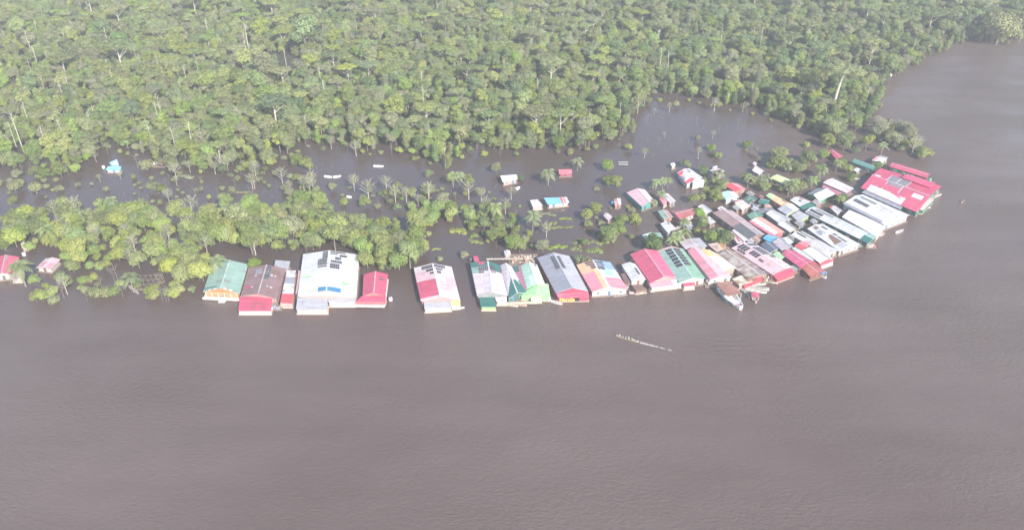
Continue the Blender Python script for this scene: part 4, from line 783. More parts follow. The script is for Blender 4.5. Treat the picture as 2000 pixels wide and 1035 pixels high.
# ------------------------------------------------------------ boats
def hull(L, Bm, Dp, col, inner, n=14, sheer=.35, blunt=.25):
    mb = MB(); rings = []; ri = []
    for i in range(n + 1):
        t = i / n; x = -L / 2 + L * t; wv = Bm / 2 * (math.sin(math.pi * min(1, (t * (1 - blunt) + blunt * .9) ** .9)) ** .7 if t > 0 else blunt); wv = max(wv, .03)
        top = Dp * .6 + sheer * (abs(2 * t - 1) ** 3); rings.append([Vector((x, -wv, top)), Vector((x, -wv * .75, -.02)), Vector((x, 0, -Dp * .4)), Vector((x, wv * .75, -.02)), Vector((x, wv, top))])
        k = .82; ri.append([Vector((x * .99, -wv * k, top)), Vector((x * .99, -wv * .5, .12)), Vector((x * .99, wv * .5, .12)), Vector((x * .99, wv * k, top))])
    for i in range(n):
        a, b = rings[i], rings[i + 1]
        for k in range(4): mb.face([a[k], b[k], b[k + 1], a[k + 1]], 0)
        a2, b2 = ri[i], ri[i + 1]
        for k in range(3): mb.face([a2[k], a2[k + 1], b2[k + 1], b2[k]], 1)
        mb.face([a[0], a2[0], b2[0], b[0]], 0); mb.face([a[4], b[4], b2[3], a2[3]], 0)
    for R_, I in ((rings[0], ri[0]), (rings[-1], ri[-1])): mb.face(R_, 0); mb.face(I, 1)
    return mb.mesh('hull', [paint(col, .6, .15), paint(inner, .8, .2)])
def canoe(label, a, b, Bm=1.1, col=(.6, .55, .48), inner=(.35, .28, .22), name='canoe', motor=True, group=None, seats=4, cat='boat'):
    A, B_ = G(*a), G(*b); c = (A + B_) / 2; d = B_ - A; L = d.length
    t = thing(name, label, cat, (c.x, c.y, .02), group, math.atan2(d.y, d.x))
    obj('hull', hull(L, Bm, .55, col, inner, blunt=.12), t)
    for i in range(seats):
        mb = MB(); mb.box((0, 0, 0), (.25, Bm * .7, .05)); obj('seat', mb.mesh('seat', [WOODL]), t, (-L / 2 + L * (i + 1) / (seats + 1), 0, .3))
    if motor:
        mb = MB(); mb.box((0, 0, .25), (.35, .3, .35)); mb.box((-.1, 0, -.2), (.12, .1, .7)); obj('outboard_motor', mb.mesh('outboard_motor', [paint((.1, .1, .12), .4, .1)]), t, (-L / 2 - .1, 0, .45))
    return t
lc = canoe('long pale motor canoe crossing the open river with seated passengers', (1248, 668), (1203, 656), 1.05, (.42, .38, .28), (.30, .25, .18), seats=6, name='motor_canoe')
# people: one continuous skinned body, seated
def person_mesh(seated):
    V = [(0, 0, .45), (0, 0, .72), (0, 0, .95), (0, 0, 1.06), (0, .02, 1.2), (0, .03, 1.27), (.1, 0, .44), (.12, .36, .46), (.13, .4, .05), (.13, .52, .03), (-.1, 0, .44), (-.12, .36, .46), (-.13, .4, .05), (-.13, .52, .03), (.19, 0, .93), (.24, .1, .68), (.14, .32, .62), (-.19, 0, .93), (-.24, .1, .68), (-.14, .32, .62)] if seated else \
        [(0, 0, .92), (0, 0, 1.15), (0, 0, 1.4), (0, 0, 1.5), (0, .02, 1.62), (0, .03, 1.7), (.1, 0, .88), (.12, .02, .48), (.13, 0, .06), (.13, .14, .03), (-.1, 0, .88), (-.12, .02, .48), (-.13, 0, .06), (-.13, .14, .03), (.19, 0, 1.38), (.26, .02, 1.1), (.27, .12, .86), (-.19, 0, 1.38), (-.26, .02, 1.1), (-.27, .12, .86)]
    E = [(0, 1), (1, 2), (2, 3), (3, 4), (4, 5), (0, 6), (6, 7), (7, 8), (8, 9), (0, 10), (10, 11), (11, 12), (12, 13), (2, 14), (14, 15), (15, 16), (2, 17), (17, 18), (18, 19)]
    R_ = [.15, .14, .15, .06, .1, .085, .09, .065, .045, .04, .09, .065, .045, .04, .06, .045, .035, .06, .045, .035]
    me = bpy.data.meshes.new('person'); me.from_pydata(V, E, []); o = bpy.data.objects.new('person_tmp', me); COL.objects.link(o)
    sk = o.modifiers.new('s', 'SKIN'); sk.use_smooth_shade = True
    for i, r_ in enumerate(R_): me.skin_vertices[0].data[i].radius = (r_, r_)
    me.skin_vertices[0].data[0].use_root = True; o.modifiers.new('u', 'SUBSURF').levels = 1
    dg = bpy.context.evaluated_depsgraph_get(); out = bpy.data.meshes.new_from_object(o.evaluated_get(dg)); bpy.data.objects.remove(o)
    for p in out.polygons: p.material_index = 0
    return out
PB = {True: person_mesh(True), False: person_mesh(False)}
def person(label, loc, rz, shirt, seated=True, group=None):
    me = PB[seated].copy(); me.name = 'person'; me.materials.clear(); me.materials.append(paint(shirt, .8, .1, 2, 'shirt')); me.materials.append(paint((.26, .15, .10), .6, .05, 2, 'skin')); me.materials.append(paint((.08, .08, .12), .8, .1, 2, 'trousers')); me.materials.append(paint((.02, .015, .012), .7, .1, 2, 'hair'))
    zt = 1.06 if seated else 1.5; zh = .5 if seated else .92
    for p in me.polygons:
        z = p.center.z; x = abs(p.center.x); y_ = p.center.y
        p.material_index = 3 if z > zt + .13 and (y_ < .04 or z > zt + .22) else 1 if z > zt - .02 or (x > .2 and z < zt - .25 and z > zh + .0 and y_ > .06) else 2 if z < zh + .1 else 0
    o = obj('person', me, None, loc); o.rotation_euler = (0, 0, rz); tag(o, label, 'person', group)
dv = (G(1203, 656) - G(1248, 668)).normalized(); an = math.atan2(dv.y, dv.x); LB = (G(1203, 656) - G(1248, 668)).length
shirts = [((.75, .73, .7), 'white shirt nearest the bow'), ((.55, .12, .12), 'red shirt'), ((.12, .25, .5), 'blue shirt'), ((.7, .6, .2), 'yellow shirt'), ((.2, .4, .25), 'green shirt')]
for i, (c_, d_) in enumerate(shirts):
    p = G(1248, 668) + dv * (LB * (.84 - .13 * i)); person('person in a %s seated in the long motor canoe' % d_, (p.x, p.y, -.05), an - math.pi / 2, c_, True, 'passengers in the long motor canoe')
p = G(1248, 668) + dv * (LB * .1); person('person in a dark shirt standing at the motor of the long canoe', (p.x, p.y, .16), an - math.pi / 2, (.1, .1, .12), False)
# foam trail
mb = MB(); A = G(1250, 668.5); B_ = G(1312, 684.5); d = (B_ - A); nn = Vector((-d.y, d.x, 0)).normalized(); q = random.Random(5); K = 24
for i in range(K):
    t0, t1 = i / K, (i + 1) / K; w0 = .42 * (1 - t0 * .6) * q.uniform(.7, 1.2); z = .03
    if i and i > 12 and q.random() < .25: continue
    a, b = A + d * t0, A + d * t1
    mb.hexa([tuple((x + Vector((0, 0, -.01)))) for x in (a - nn * w0, b - nn * w0 * .95, b + nn * w0, a + nn * w0)], [tuple((x + Vector((0, 0, z)))) for x in (a - nn * w0 * .8, b - nn * w0 * .8, b + nn * w0 * .8, a + nn * w0 * .8)])
fm = obj('foam_trail', mb.mesh('foam_trail', [paint((.40, .36, .31), .9, .4, 3, 'foam')])); tag(fm, 'white foam trail behind the long motor canoe', 'foam', kind='stuff')
# big moored cargo boat
A, B_ = G(1410, 566), G(1447, 605); c = (A + B_) / 2; d = B_ - A; an = math.atan2(d.y, d.x); L = d.length
t = thing('cargo_boat', 'moored cargo boat with a brown canopy and an open white bow', 'boat', (c.x, c.y, .1), None, an)
obj('hull', hull(L, 5.4, 1.7, (.70, .72, .68), (.74, .70, .68), n=20, sheer=.5, blunt=.42), t)
mb = MB(); fa, fb = -L * .5, L * .14
for sg in (-1, 1): mb.hexa([(fa, 0, 3.1), (fb, 0, 3.1), (fb, sg * 2.7, 2.75), (fa, sg * 2.5, 2.75)][::sg], [(fa, 0, 3.2), (fb, 0, 3.2), (fb, sg * 2.7, 2.85), (fa, sg * 2.5, 2.85)][::sg])
obj('canopy', mb.mesh('canopy', [metal((.40, .19, .14), .3)]), t)
mb = MB(); mb.box((0, 0, 0), (.1, .1, 2.0)); pm = mb.mesh('canopy_post', [TRIM])
for x in np.linspace(fa + .3, fb - .2, 5):
    for sg in (-1, 1): obj('canopy_post', pm, t, (x, sg * 2.3, 1.8))
mb = MB(); mb.tube([(fb, 0, 3.2), (L * .44, 0, 1.4)], [.06, .05], 5); mb.tube([(fb, 2.5, 2.8), (L * .43, .3, 1.3)], [.06, .05], 5); obj('bow_stay', mb.mesh('bow_stay', [paint((.10, .3, .28), .5, .1)]), t)
mb = MB(); mb.box((L * .24, 0, .75), (L * .2, 3.2, .1)); obj('fore_deck', mb.mesh('fore_deck', [paint((.78, .76, .76), .6, .1)]), t)
mb = MB(); mb.box((L * .36, -.4, .85), (L * .08, 1.4, .12)); obj('hatch', mb.mesh('hatch', [paint((.62, .2, .22), .6, .1)]), t)
mb = MB(); mb.box((-.2, -2.72, .75), (L * .34, .06, .5)); obj('side_board', mb.mesh('side_board', [paint((.15, .35, .6), .6, .3, 2)]), t)
def canopied(label, a, b, wd, hc, cc, posts=4):
    A, B_ = G(*a), G(*b); c = (A + B_) / 2; d = B_ - A; an = math.atan2(d.y, d.x); L = d.length
    t = thing('canopied_boat', label, 'boat', (c.x, c.y, .05), None, an); obj('hull', hull(L, wd, .8, hc, WOODC, blunt=.3), t)
    mb = MB()
    for sg in (-1, 1): mb.hexa([(-L * .38, 0, 1.9), (L * .3, 0, 1.9), (L * .3, sg * wd * .5, 1.6), (-L * .38, sg * wd * .5, 1.6)][::sg], [(-L * .38, 0, 1.97), (L * .3, 0, 1.97), (L * .3, sg * wd * .5, 1.67), (-L * .38, sg * wd * .5, 1.67)][::sg])
    obj('canopy', mb.mesh('canopy', [paint(cc, .5, .15)]), t)
    mb = MB(); mb.box((0, 0, 0), (.06, .06, 1.4)); pm = mb.mesh('canopy_post', [TRIM])
    for x in (-L * .35, 0, L * .27):
        for sg in (-1, 1): obj('canopy_post', pm, t, (x, sg * wd * .4, 1))
WOODC = (.4, .32, .26)
canopied('small boat with a bright red canopy beside the cargo boat', (1472, 578), (1476, 592), 2.4, (.5, .4, .36), RED)
canopied('small boat with a bright blue canopy at the rust-red boathouse', (1597, 534), (1613, 544), 2.2, (.7, .7, .72), (.12, .36, .72))
cn = [('outer white canoe moored by the crimson fascia', (1455, 566), (1497, 573), (.70, .70, .62)), ('second canoe in from the river by the crimson fascia', (1459, 563), (1502, 568), (.55, .52, .46)), ('third canoe in, patterned grey, by the crimson fascia', (1462, 560.5), (1502, 564.5), (.40, .40, .36)),
      ('innermost canoe tucked under the crimson fascia', (1466, 558), (1496, 555.5), (.62, .6, .56)), ('green-rimmed canoe lying beside the cargo boat', (1440, 558), (1459, 577), (.30, .42, .36)), ('pale canoe right behind the green-rimmed one', (1446, 557), (1464, 582), (.62, .58, .52)),
      ('pale barge-like canoe before the red front roof', (1492, 549), (1519, 554), (.72, .62, .55)), ('canoe moored under the yellow awning of the lone pink store', (874, 603), (907, 602), (.66, .6, .58)), ('brown-cream canoe before the teal building', (978, 594), (1012, 599), (.68, .58, .48)),
      ('shorter brown canoe behind the cream one before the teal building', (1004, 595), (1029, 598), (.5, .38, .3)), ('white canoe between the lime house and the red front wall', (1075, 589), (1098, 595), (.74, .7, .66)), ('white skiff off the huge white store', (1749, 456), (1764, 450.5), (.80, .76, .74)),
      ('longest cream canoe at the end of the biggest red roof', (1812, 390), (1838, 381), (.74, .66, .58)), ('inner cream canoe at the end of the biggest red roof', (1812, 387), (1833, 378), (.66, .56, .48)), ('thin canoe at the front corner of the biggest red roof', (1800, 404), (1817, 407), (.68, .6, .54)),
      ('pinkish canoe by the front edge of the huge white store', (1717, 461), (1728, 457), (.74, .6, .58)), ('small white boat under the green front end', (1694, 479), (1705, 482), (.76, .7, .68)), ('grey canoe beside the palm and sunken frame at left', (252, 560), (271, 574), (.5, .46, .48)),
      ('thin canoe before the patchwork white roof', (1650, 491), (1675, 483), (.55, .55, .52)), ('tiny far canoe with one paddler right of the village point', (1877, 397), (1884, 391), (.35, .25, .22)), ('white canoe on the inner channel behind the biggest red roof', (1665, 349), (1679, 351), (.76, .72, .68)),
      ('dark canoe moored before the orange and pink building', (1196, 580), (1222, 577), (.3, .26, .24)), ('pale canoe at the foot of the brown lean-to', (1228, 573), (1256, 573), (.62, .5, .45))]
for l_, a, b, c_ in cn: canoe(l_, a, b, 1.25 if 'white' in l_ else 1.05, c_, tuple(x * .6 for x in c_), motor=False, seats=3, group=None)
p = G(1880, 394); person('person in a dark red shirt paddling the tiny far canoe', (p.x, p.y, -.05), math.radians(40), (.3, .06, .06), True)

# ------------------------------------------------------------ walkways, frames, tanks, barrels, crates
def walkway(label, pts_, wd=1.1, z=.45, col=None):
    P = [G(x, y_, z) for x, y_ in pts_]; c = sum(P, Vector()) / len(P); t = thing('walkway', label, 'walkway', (c.x, c.y, 0)); mb = MB(); m2 = MB()
    for a, b in zip(P, P[1:]):
        d = (b - a); L = d.length; an = math.atan2(d.y, d.x); k = int(L / .5)
        for i in range(k):
            p = a + d * ((i + .5) / k) - c; mb.box((p.x, p.y, z), (.42, wd * rnd.uniform(.9, 1.1), .06), 0, an)
        for i in range(int(L / 3) + 1):
            p = a + d * min(1, i * 3 / L) - c; m2.box((p.x, p.y, z / 2 - .6), (.14, .14, 1.2 + z))
    obj('planks', mb.mesh('planks', [paint(col or (.50, .42, .34), .8, .25)]), t); obj('posts', m2.mesh('posts', [WOOD]), t)
walkway('long cream plank walkway with rails before the teal and lime houses', [(974, 593), (1058, 590)], 1.5, .5, (.66, .60, .46))
walkway('cream plank fence walk behind the white and mint roofs', [(950, 506), (1038, 505), (1044, 513)], .8, .9, (.68, .6, .46))
walkway('pale board deck before the small red house', [(654, 596.5), (752, 598)], 1.6, .6, (.72, .6, .56))
walkway('short pale double jetty in the pool near a bare trunk', [(1208, 317), (1227, 317)], .8, .5, (.6, .56, .5))
walkway('second short pale jetty just below the first in the pool', [(1208, 321), (1227, 321.5)], .8, .5, (.6, .56, .5))
walkway('thin brown plank walk along the shed fronts of the rusty roof', [(1395, 552), (1440, 556)], 1.8, .5, (.45, .33, .26))
walkway('plank walk under the trees before the pale yellow-green roof', [(1470, 345), (1500, 352), (1540, 372)], 1.0, .5)
walkway('plank path between the maroon roof and the white hut', [(1318, 447), (1350, 434)], 1.5, .4, (.62, .54, .44))
walkway('pale pink plank landing before the big red and green stores', [(1290, 563), (1322, 560), (1355, 563)], 1.2, .45, (.72, .58, .52))
walkway('plank landing with posts before the white boat and green front end', [(1640, 494), (1690, 478)], .9, .45, (.5, .45, .38))
# cluttered landing stage
def crate_pile(label, px, py, seed, w_=2.5, n=9, cols=None):
    q = random.Random(seed); c = G(px, py); t = thing('cargo_heap', label, 'cargo heap', (c.x, c.y, 0)); cols = cols or [(.6, .5, .4), (.7, .66, .6), (.3, .24, .2), (.2, .3, .45), (.65, .3, .25)]
    mb = MB(); mb.box((0, 0, .2), (w_ * 1.3, w_, .3)); obj('platform', mb.mesh('platform', [WOOD]), t)
    for i in range(n):
        s = (q.uniform(.5, 1), q.uniform(.4, .8), q.uniform(.4, .9)); mb = MB(); mb.box((0, 0, 0), s); mb.box((0, 0, s[2] / 2 + .03), (s[0] * 1.06, s[1] * 1.06, .06))
        o = obj('crate', mb.mesh('crate', [paint(q.choice(cols), .7, .2)]), t, (q.uniform(-w_ * .5, w_ * .5), q.uniform(-w_ * .35, w_ * .35), .36 + s[2] / 2)); o.rotation_euler = (0, 0, q.uniform(0, 3))
crate_pile('heap of pale sacks and crates on the landing below the long pink house', 1391, 555, 1, 4.5, 16, [(.66, .58, .5), (.72, .66, .6), (.5, .36, .3)])
crate_pile('beige cargo heap on the brown landing behind the cargo boat', 1421, 552, 2, 4.5, 14, [(.6, .5, .38), (.7, .66, .5), (.35, .25, .2)])
crate_pile('dark clutter heap at the corner of the pale pink panelled store', 1501, 546, 3, 4.5, 14, [(.12, .12, .1), (.3, .26, .2), (.5, .46, .4)])
crate_pile('clutter heap beside the front awning of the mauve roof', 541, 602, 4, 3, 9)
crate_pile('mixed goods on the landing under the green front end', 1698, 482, 5, 3.0, 9, [(.7, .66, .62), (.6, .2, .2), (.4, .4, .4)])
crate_pile('debris and boards heaped inside the plank fence behind the mint house', 1022, 509, 6, 8, 26, [(.45, .34, .26), (.62, .5, .42), (.3, .24, .2), (.5, .3, .26)])
crate_pile('stacked firewood and boards in the village yard below the cream house', 1477, 405, 8, 3, 10)
crate_pile('white plastic scrap and boards among the lagoon snags at left', 312, 322, 7, 6, 14, [(.75, .74, .72), (.66, .64, .6)])
tanks = [('black water tank by the two-tone house', 1357, 363, DG), ('blue barrel on the narrow side shed of the little white building', 1222, 556, (.1, .3, .6)), ('white water tank left of the mauve roof awning', 763, 588, W), ('white water tank by the red hipped house at the left edge', 48, 500, W), ('black water tank behind the white and dark green store', 920, 512, DG),
         ('white water tank at the lime green front extension', 1072, 588, W), ('blue barrel beside the coral floating hut', 1196, 400, (.1, .3, .6)), ('white tank among trees below the rose pink roof', 1385, 380, W), ('green tank at the end of the long narrow red roof', 1815, 355, (.1, .45, .3)), ('white tank standing on the far point beside the brown roof', 1724, 137, W),
         ('white drum far away below the wooded point bank', 1739, 150, W), ('white drum at the far right bank', 1872, 82, W), ('white drum floating in the left lagoon near the blue hut', 203, 330, W), ('white drum afloat between the snags of the left lagoon', 438, 323, W)]
for l_, px, py, c_ in tanks:
    c = G(px, py); t = thing('water_tank', l_, 'tank', (c.x, c.y, .2)); mb = MB(); pr = [(0, .0), (.62, .02), (.66, .2), (.62, .45), (.66, .7), (.62, .95), (.66, 1.15), (.45, 1.38), (0, 1.45)]
    K = 12
    for i in range(len(pr) - 1):
        for k in range(K):
            a0, a1 = k * 2 * math.pi / K, (k + 1) * 2 * math.pi / K; r0, z0 = pr[i]; r1, z1 = pr[i + 1]
            f = [(r0 * math.cos(a0), r0 * math.sin(a0), z0), (r0 * math.cos(a1), r0 * math.sin(a1), z0), (r1 * math.cos(a1), r1 * math.sin(a1), z1), (r1 * math.cos(a0), r1 * math.sin(a0), z1)]
            mb.face(f[1:] if r0 == 0 else f[:3] if r1 == 0 else f)
    obj('tank_body', mb.mesh('tank_body', [paint(tuple(c_), .5, .1)]), t); mb = MB(); mb.box((0, 0, 1.5), (.4, .4, .1)); obj('lid', mb.mesh('lid', [DARK]), t)
# sunken frame of a house at left, fallen white boats
def frame(label, px, py, w_, l_, rz):
    c = G(px, py); t = thing('house_frame', label, 'house frame', (c.x, c.y, 0), None, rz); mb = MB(); mb.box((0, 0, 0), (.14, .14, 2.0)); pm = mb.mesh('post', [BARKD])
    for i in range(5):
        for j in range(3): obj('post', pm, t, (-w_ / 2 + w_ * i / 4, -l_ / 2 + l_ * j / 2, .9))
    mb = MB()
    for j in range(3): mb.box((0, -l_ / 2 + l_ * j / 2, 1.95), (w_ + .4, .12, .14))
    for i in range(5): mb.box((-w_ / 2 + w_ * i / 4, 0, 1.8), (.12, l_ + .4, .12))
    obj('beams', mb.mesh('beams', [BARKD]), t); mb = MB()
    for i in range(14): mb.box((-w_ / 2 + w_ * i / 13, -l_ / 2 - .3, .35), (w_ / 15, 1.2, .07), 0, .1 * (i % 3 - 1))
    obj('planks', mb.mesh('planks', [WOOD]), t)
frame('roofless dark house frame standing in water beside a palm', 292, 556, 7, 6, .1)
frame('pale collapsed frame beside the roofless dark one', 313, 548, 2.4, 3.5, .5)
frame('fallen pale timber frame in the pool behind the hut with the grey awning', 1476, 310, 2.2, 5, .2)
for l_, a, b in (('left of two bright white wrecked boats in the lagoon shallows', (633, 346), (648, 347)), ('right of two bright white wrecked boats in the lagoon shallows', (650, 348), (666, 345)), ('small white boat with a red end on the dark lagoon', (729, 326), (749, 326)), ('lone white skiff in weeds below the two wrecked boats', (677, 386), (687, 386)), ('white skiff sunk near a post in the middle lagoon', (1008, 341 + 30), (1015, 367))):
    canoe(l_, a, b, 2.0, (.80, .79, .77), (.66, .62, .6), motor=False, seats=2, name='skiff')

# ------------------------------------------------------------ trees of strip, village and pool
LAND = [(440, 520, 'behind the pale green gabled house'), (520, 500, 'behind the mauve roof'), (650, 480, 'behind the largest white store'), (760, 520, 'beside the small red house'), (300, 545, 'near the roofless house frame'), (200, 500, 'in the bright thicket at left'), (90, 500, 'near the half white half red shed'), (20, 480, 'near the left red house'), (220, 400, 'on the strip below the blue hut'), (560, 400, 'on the wooded strip by the lagoon snags'), (850, 430, 'on the low islet right of the strip'),
        (970, 380, 'near the solitary white stilt house'), (1070, 430, 'below the long blue-roofed stilt house'), (1000, 480, 'behind the white and mint roofs'), (1200, 350, 'at the pool side'), (1200, 450, 'by the bare bush and pinkish roof'), (1330, 480, 'beside the wide grey-mauve roof'), (1400, 470, 'beside the long brown-mauve roof'), (1300, 380, 'beside the pale pink house'), (1380, 370, 'between the two-tone house and the aqua house'), (1450, 345, 'near the rose pink roof'), (1550, 320, 'by the yellow roofs'), (1550, 375, 'behind the lime and orange roof'), (1640, 330, 'near the dark green oblong roof'), (1640, 395, 'near the huge white store'), (1760, 280, 'on the spit beyond the biggest red roof'), (1650, 250, 'on the wooded bank behind the village'), (1400, 280, 'standing in the open pool'), (1400, 400, 'beside the two small pale roofs')]
def near_land(px, py): return min(LAND, key=lambda t_: (t_[0] - px) ** 2 + 2 * (t_[1] - py) ** 2)[2]
SH = {'round': 'round leafy tree', 'tall': 'tall leafy tree', 'umb': 'wide flat-topped tree', 'col': 'narrow vine-covered tree', 'small': 'small leafy tree', 'shrub': 'low leafy bush', 'sparse': 'pale thinly leaved tree', 'palm': 'palm with arching fronds', 'bare': 'bare pale-branched tree', 'snag': 'tall bleached dead trunk'}
CO = {'yellow': 'yellow-green', 'bright': 'bright green', 'mid': 'mid green', 'dark': 'dark green', 'olive': 'greyish'}
def T(px, py, kind, fam, s=1.0, label=None, sz=None, group=None):
    p = G(px, py); l = label or ((CO[fam] + ' ' if fam in CO and kind != 'sparse' else '') + SH[kind] + ' ' + near_land(px, py))
    return tree((kind, fam), (p.x, p.y), s, l, group, None, None, sz)
# strip, sampled inside its outline
STRIP = [(-40, 492), (60, 470), (130, 455), (230, 448), (330, 452), (420, 446), (490, 440), (560, 430), (640, 440), (690, 470), (700, 500), (665, 500), (600, 488), (520, 490), (475, 492), (450, 480), (420, 500), (425, 545), (400, 566), (340, 560), (325, 535), (230, 530), (150, 528), (120, 500), (60, 500), (-40, 520)]
STRIP2 = [(700, 470), (760, 452), (815, 470), (830, 495), (815, 525), (770, 530), (700, 520), (690, 500)]
ROOFS = []
def note(cs): ROOFS.append([(cs[2 * i], cs[2 * i + 1]) for i in range(4)])
for cs in ROOFPX: note(cs)
def on_roof(px, py):
    return any(inside((px + dx, py + dy), r_) for r_ in ROOFS if abs(r_[0][0] - px) < 130 and abs(r_[0][1] - py) < 90 for dy in (3, 0, -8, -17) for dx in (-4, 4))
q = random.Random(21); cnt = 0
def fillp(poly, cell, picks, smin, smax, jit=.45, group='trees of the wooded strip'):
    P = [G(x, y_) for x, y_ in poly]; xs = [p.x for p in P]; ys = [p.y for p in P]; y_ = min(ys)
    while y_ < max(ys):
        x = min(xs)
        while x < max(xs):
            p = (x + q.uniform(-jit, jit) * cell, y_ + q.uniform(-jit, jit) * cell)
            if inside(p, P):
                k, f = q.choice(picks); px, py = to_px(p)
                if on_roof(px, py): x += cell; continue
                T(px, py, k, f, q.uniform(smin, smax), None, None, group)
            x += cell
        y_ += cell
Y_ = [('round', 'yellow'), ('round', 'yellow'), ('round', 'bright'), ('round', 'mid'), ('small', 'yellow'), ('col', 'mid'), ('round', 'yellow'), ('shrub', 'yellow'), ('sparse', 'olive'), ('small', 'bright')]
M_ = [('round', 'mid'), ('round', 'mid'), ('round', 'bright'), ('round', 'yellow'), ('small', 'mid'), ('tall', 'mid'), ('round', 'olive'), ('shrub', 'mid'), ('col', 'mid')]
fillp([(-40, 470), (40, 440), (130, 425), (230, 418), (330, 425), (440, 418), (440, 455), (420, 500), (425, 545), (400, 566), (340, 562), (325, 535), (230, 530), (150, 528), (120, 502), (60, 500), (-40, 520)], 4.5, Y_, .5, .8)
fillp([(440, 418), (490, 412), (560, 405), (640, 412), (690, 450), (700, 500), (665, 500), (600, 492), (520, 494), (475, 500), (440, 470)], 4.4, M_, .55, .88)
fillp([(690, 450), (760, 440), (815, 465), (832, 490), (815, 527), (770, 532), (700, 522), (690, 500)], 4.4, M_, .5, .8)
fillp([(20, 400), (60, 425), (130, 405), (220, 412), (220, 425), (60, 450)], 5.5, [('shrub', 'olive'), ('small', 'mid'), ('sparse', 'olive'), ('small', 'yellow')], .6, 1)
fillp([(815, 425), (870, 405), (900, 420), (880, 440), (825, 447)], 4, [('small', 'bright'), ('small', 'yellow'), ('shrub', 'yellow')], .7, 1.0, group='trees on the low islet')
fillp([(690, 395), (760, 370), (860, 375), (900, 395), (800, 405), (740, 415)], 5.5, [('shrub', 'olive'), ('bare', '0'), ('shrub', 'yellow'), ('small', 'mid'), ('sparse', 'olive'), ('shrub', 'mid')], .5, .9, group='scrub in the shallow lagoon')
fillp([(760, 400), (860, 395), (860, 450), (830, 470), (790, 440)], 5, [('small', 'bright'), ('shrub', 'yellow'), ('small', 'mid'), ('shrub', 'olive')], .5, .9, group='scrub at the strip end')
fillp([(900, 440), (960, 400), (1010, 430), (1020, 490), (960, 480)], 5, [('shrub', 'mid'), ('small', 'mid'), ('shrub', 'bright')], .5, 1.0, group='scrub in the shallow lagoon')
fillp([(1330, 430), (1400, 440), (1430, 478), (1380, 470), (1300, 480), (1290, 462)], 4.2, [('shrub', 'mid'), ('small', 'mid'), ('palm', '0'), ('shrub', 'yellow')], .5, .85, group='garden trees of the village')
fillp([(430, 330), (560, 330), (620, 360), (700, 365), (760, 385), (700, 400), (600, 395), (520, 375), (430, 380)], 6.5, [('shrub', 'olive'), ('shrub', 'mid'), ('sparse', 'olive'), ('small', 'olive'), ('shrub', 'olive')], .35, .75, group='scrub in the shallow lagoon')
fillp([(590, 350), (700, 400), (640, 420), (560, 350)], 7, [('shrub', 'olive'), ('sparse', 'olive'), ('small', 'mid'), ('shrub', 'mid')], .5, .9, group='scrub in the shallow lagoon')
fillp([(250, 350), (420, 355), (520, 330), (540, 380), (400, 410), (330, 420)], 9, [('bare', '0'), ('bare', '1'), ('shrub', 'olive'), ('sparse', 'olive'), ('shrub', 'olive'), ('shrub', 'mid')], .35, .65, group='snags in the left lagoon')
fillp([(0, 345), (120, 340), (140, 375), (20, 400)], 8, [('shrub', 'mid'), ('small', 'olive'), ('shrub', 'olive')], .6, 1.0, group='scrub in the left channel')
fillp([(1270, 372), (1310, 375), (1350, 395), (1360, 420), (1330, 405), (1290, 400)], 6, [('small', 'mid'), ('shrub', 'mid'), ('palm', '0')], .6, .9, group='garden trees of the village')
fillp([(1360, 345), (1400, 350), (1415, 375), (1400, 400), (1370, 395), (1350, 370)], 4, [('small', 'mid'), ('palm', '1'), ('shrub', 'yellow'), ('small', 'dark')], .7, 1.0, group='garden trees of the village')
fillp([(1440, 345), (1500, 360), (1600, 355), (1605, 375), (1540, 385), (1500, 378), (1460, 372)], 4, [('small', 'olive'), ('palm', '0'), ('shrub', 'mid'), ('palm', '1'), ('small', 'mid'), ('shrub', 'yellow')], .6, .95, group='garden trees of the village')
fillp([(1500, 320), (1560, 310), (1600, 310), (1600, 330), (1550, 340), (1490, 340)], 5.5, [('small', 'mid'), ('round', 'mid'), ('small', 'olive'), ('shrub', 'olive')], .6, .85, group='garden trees of the village')
fillp([(1580, 268), (1640, 262), (1690, 285), (1700, 305), (1650, 300), (1590, 285)], 7, [('round', 'mid'), ('small', 'dark'), ('tall', 'mid')], .55, .8, group='trees on the bank behind the village')
fillp([(1718, 250), (1740, 255), (1775, 290), (1815, 300), (1820, 310), (1780, 306), (1740, 285)], 5.5, [('small', 'mid'), ('round', 'olive'), ('small', 'yellow'), ('shrub', 'olive')], .6, .85, group='trees on the spit')
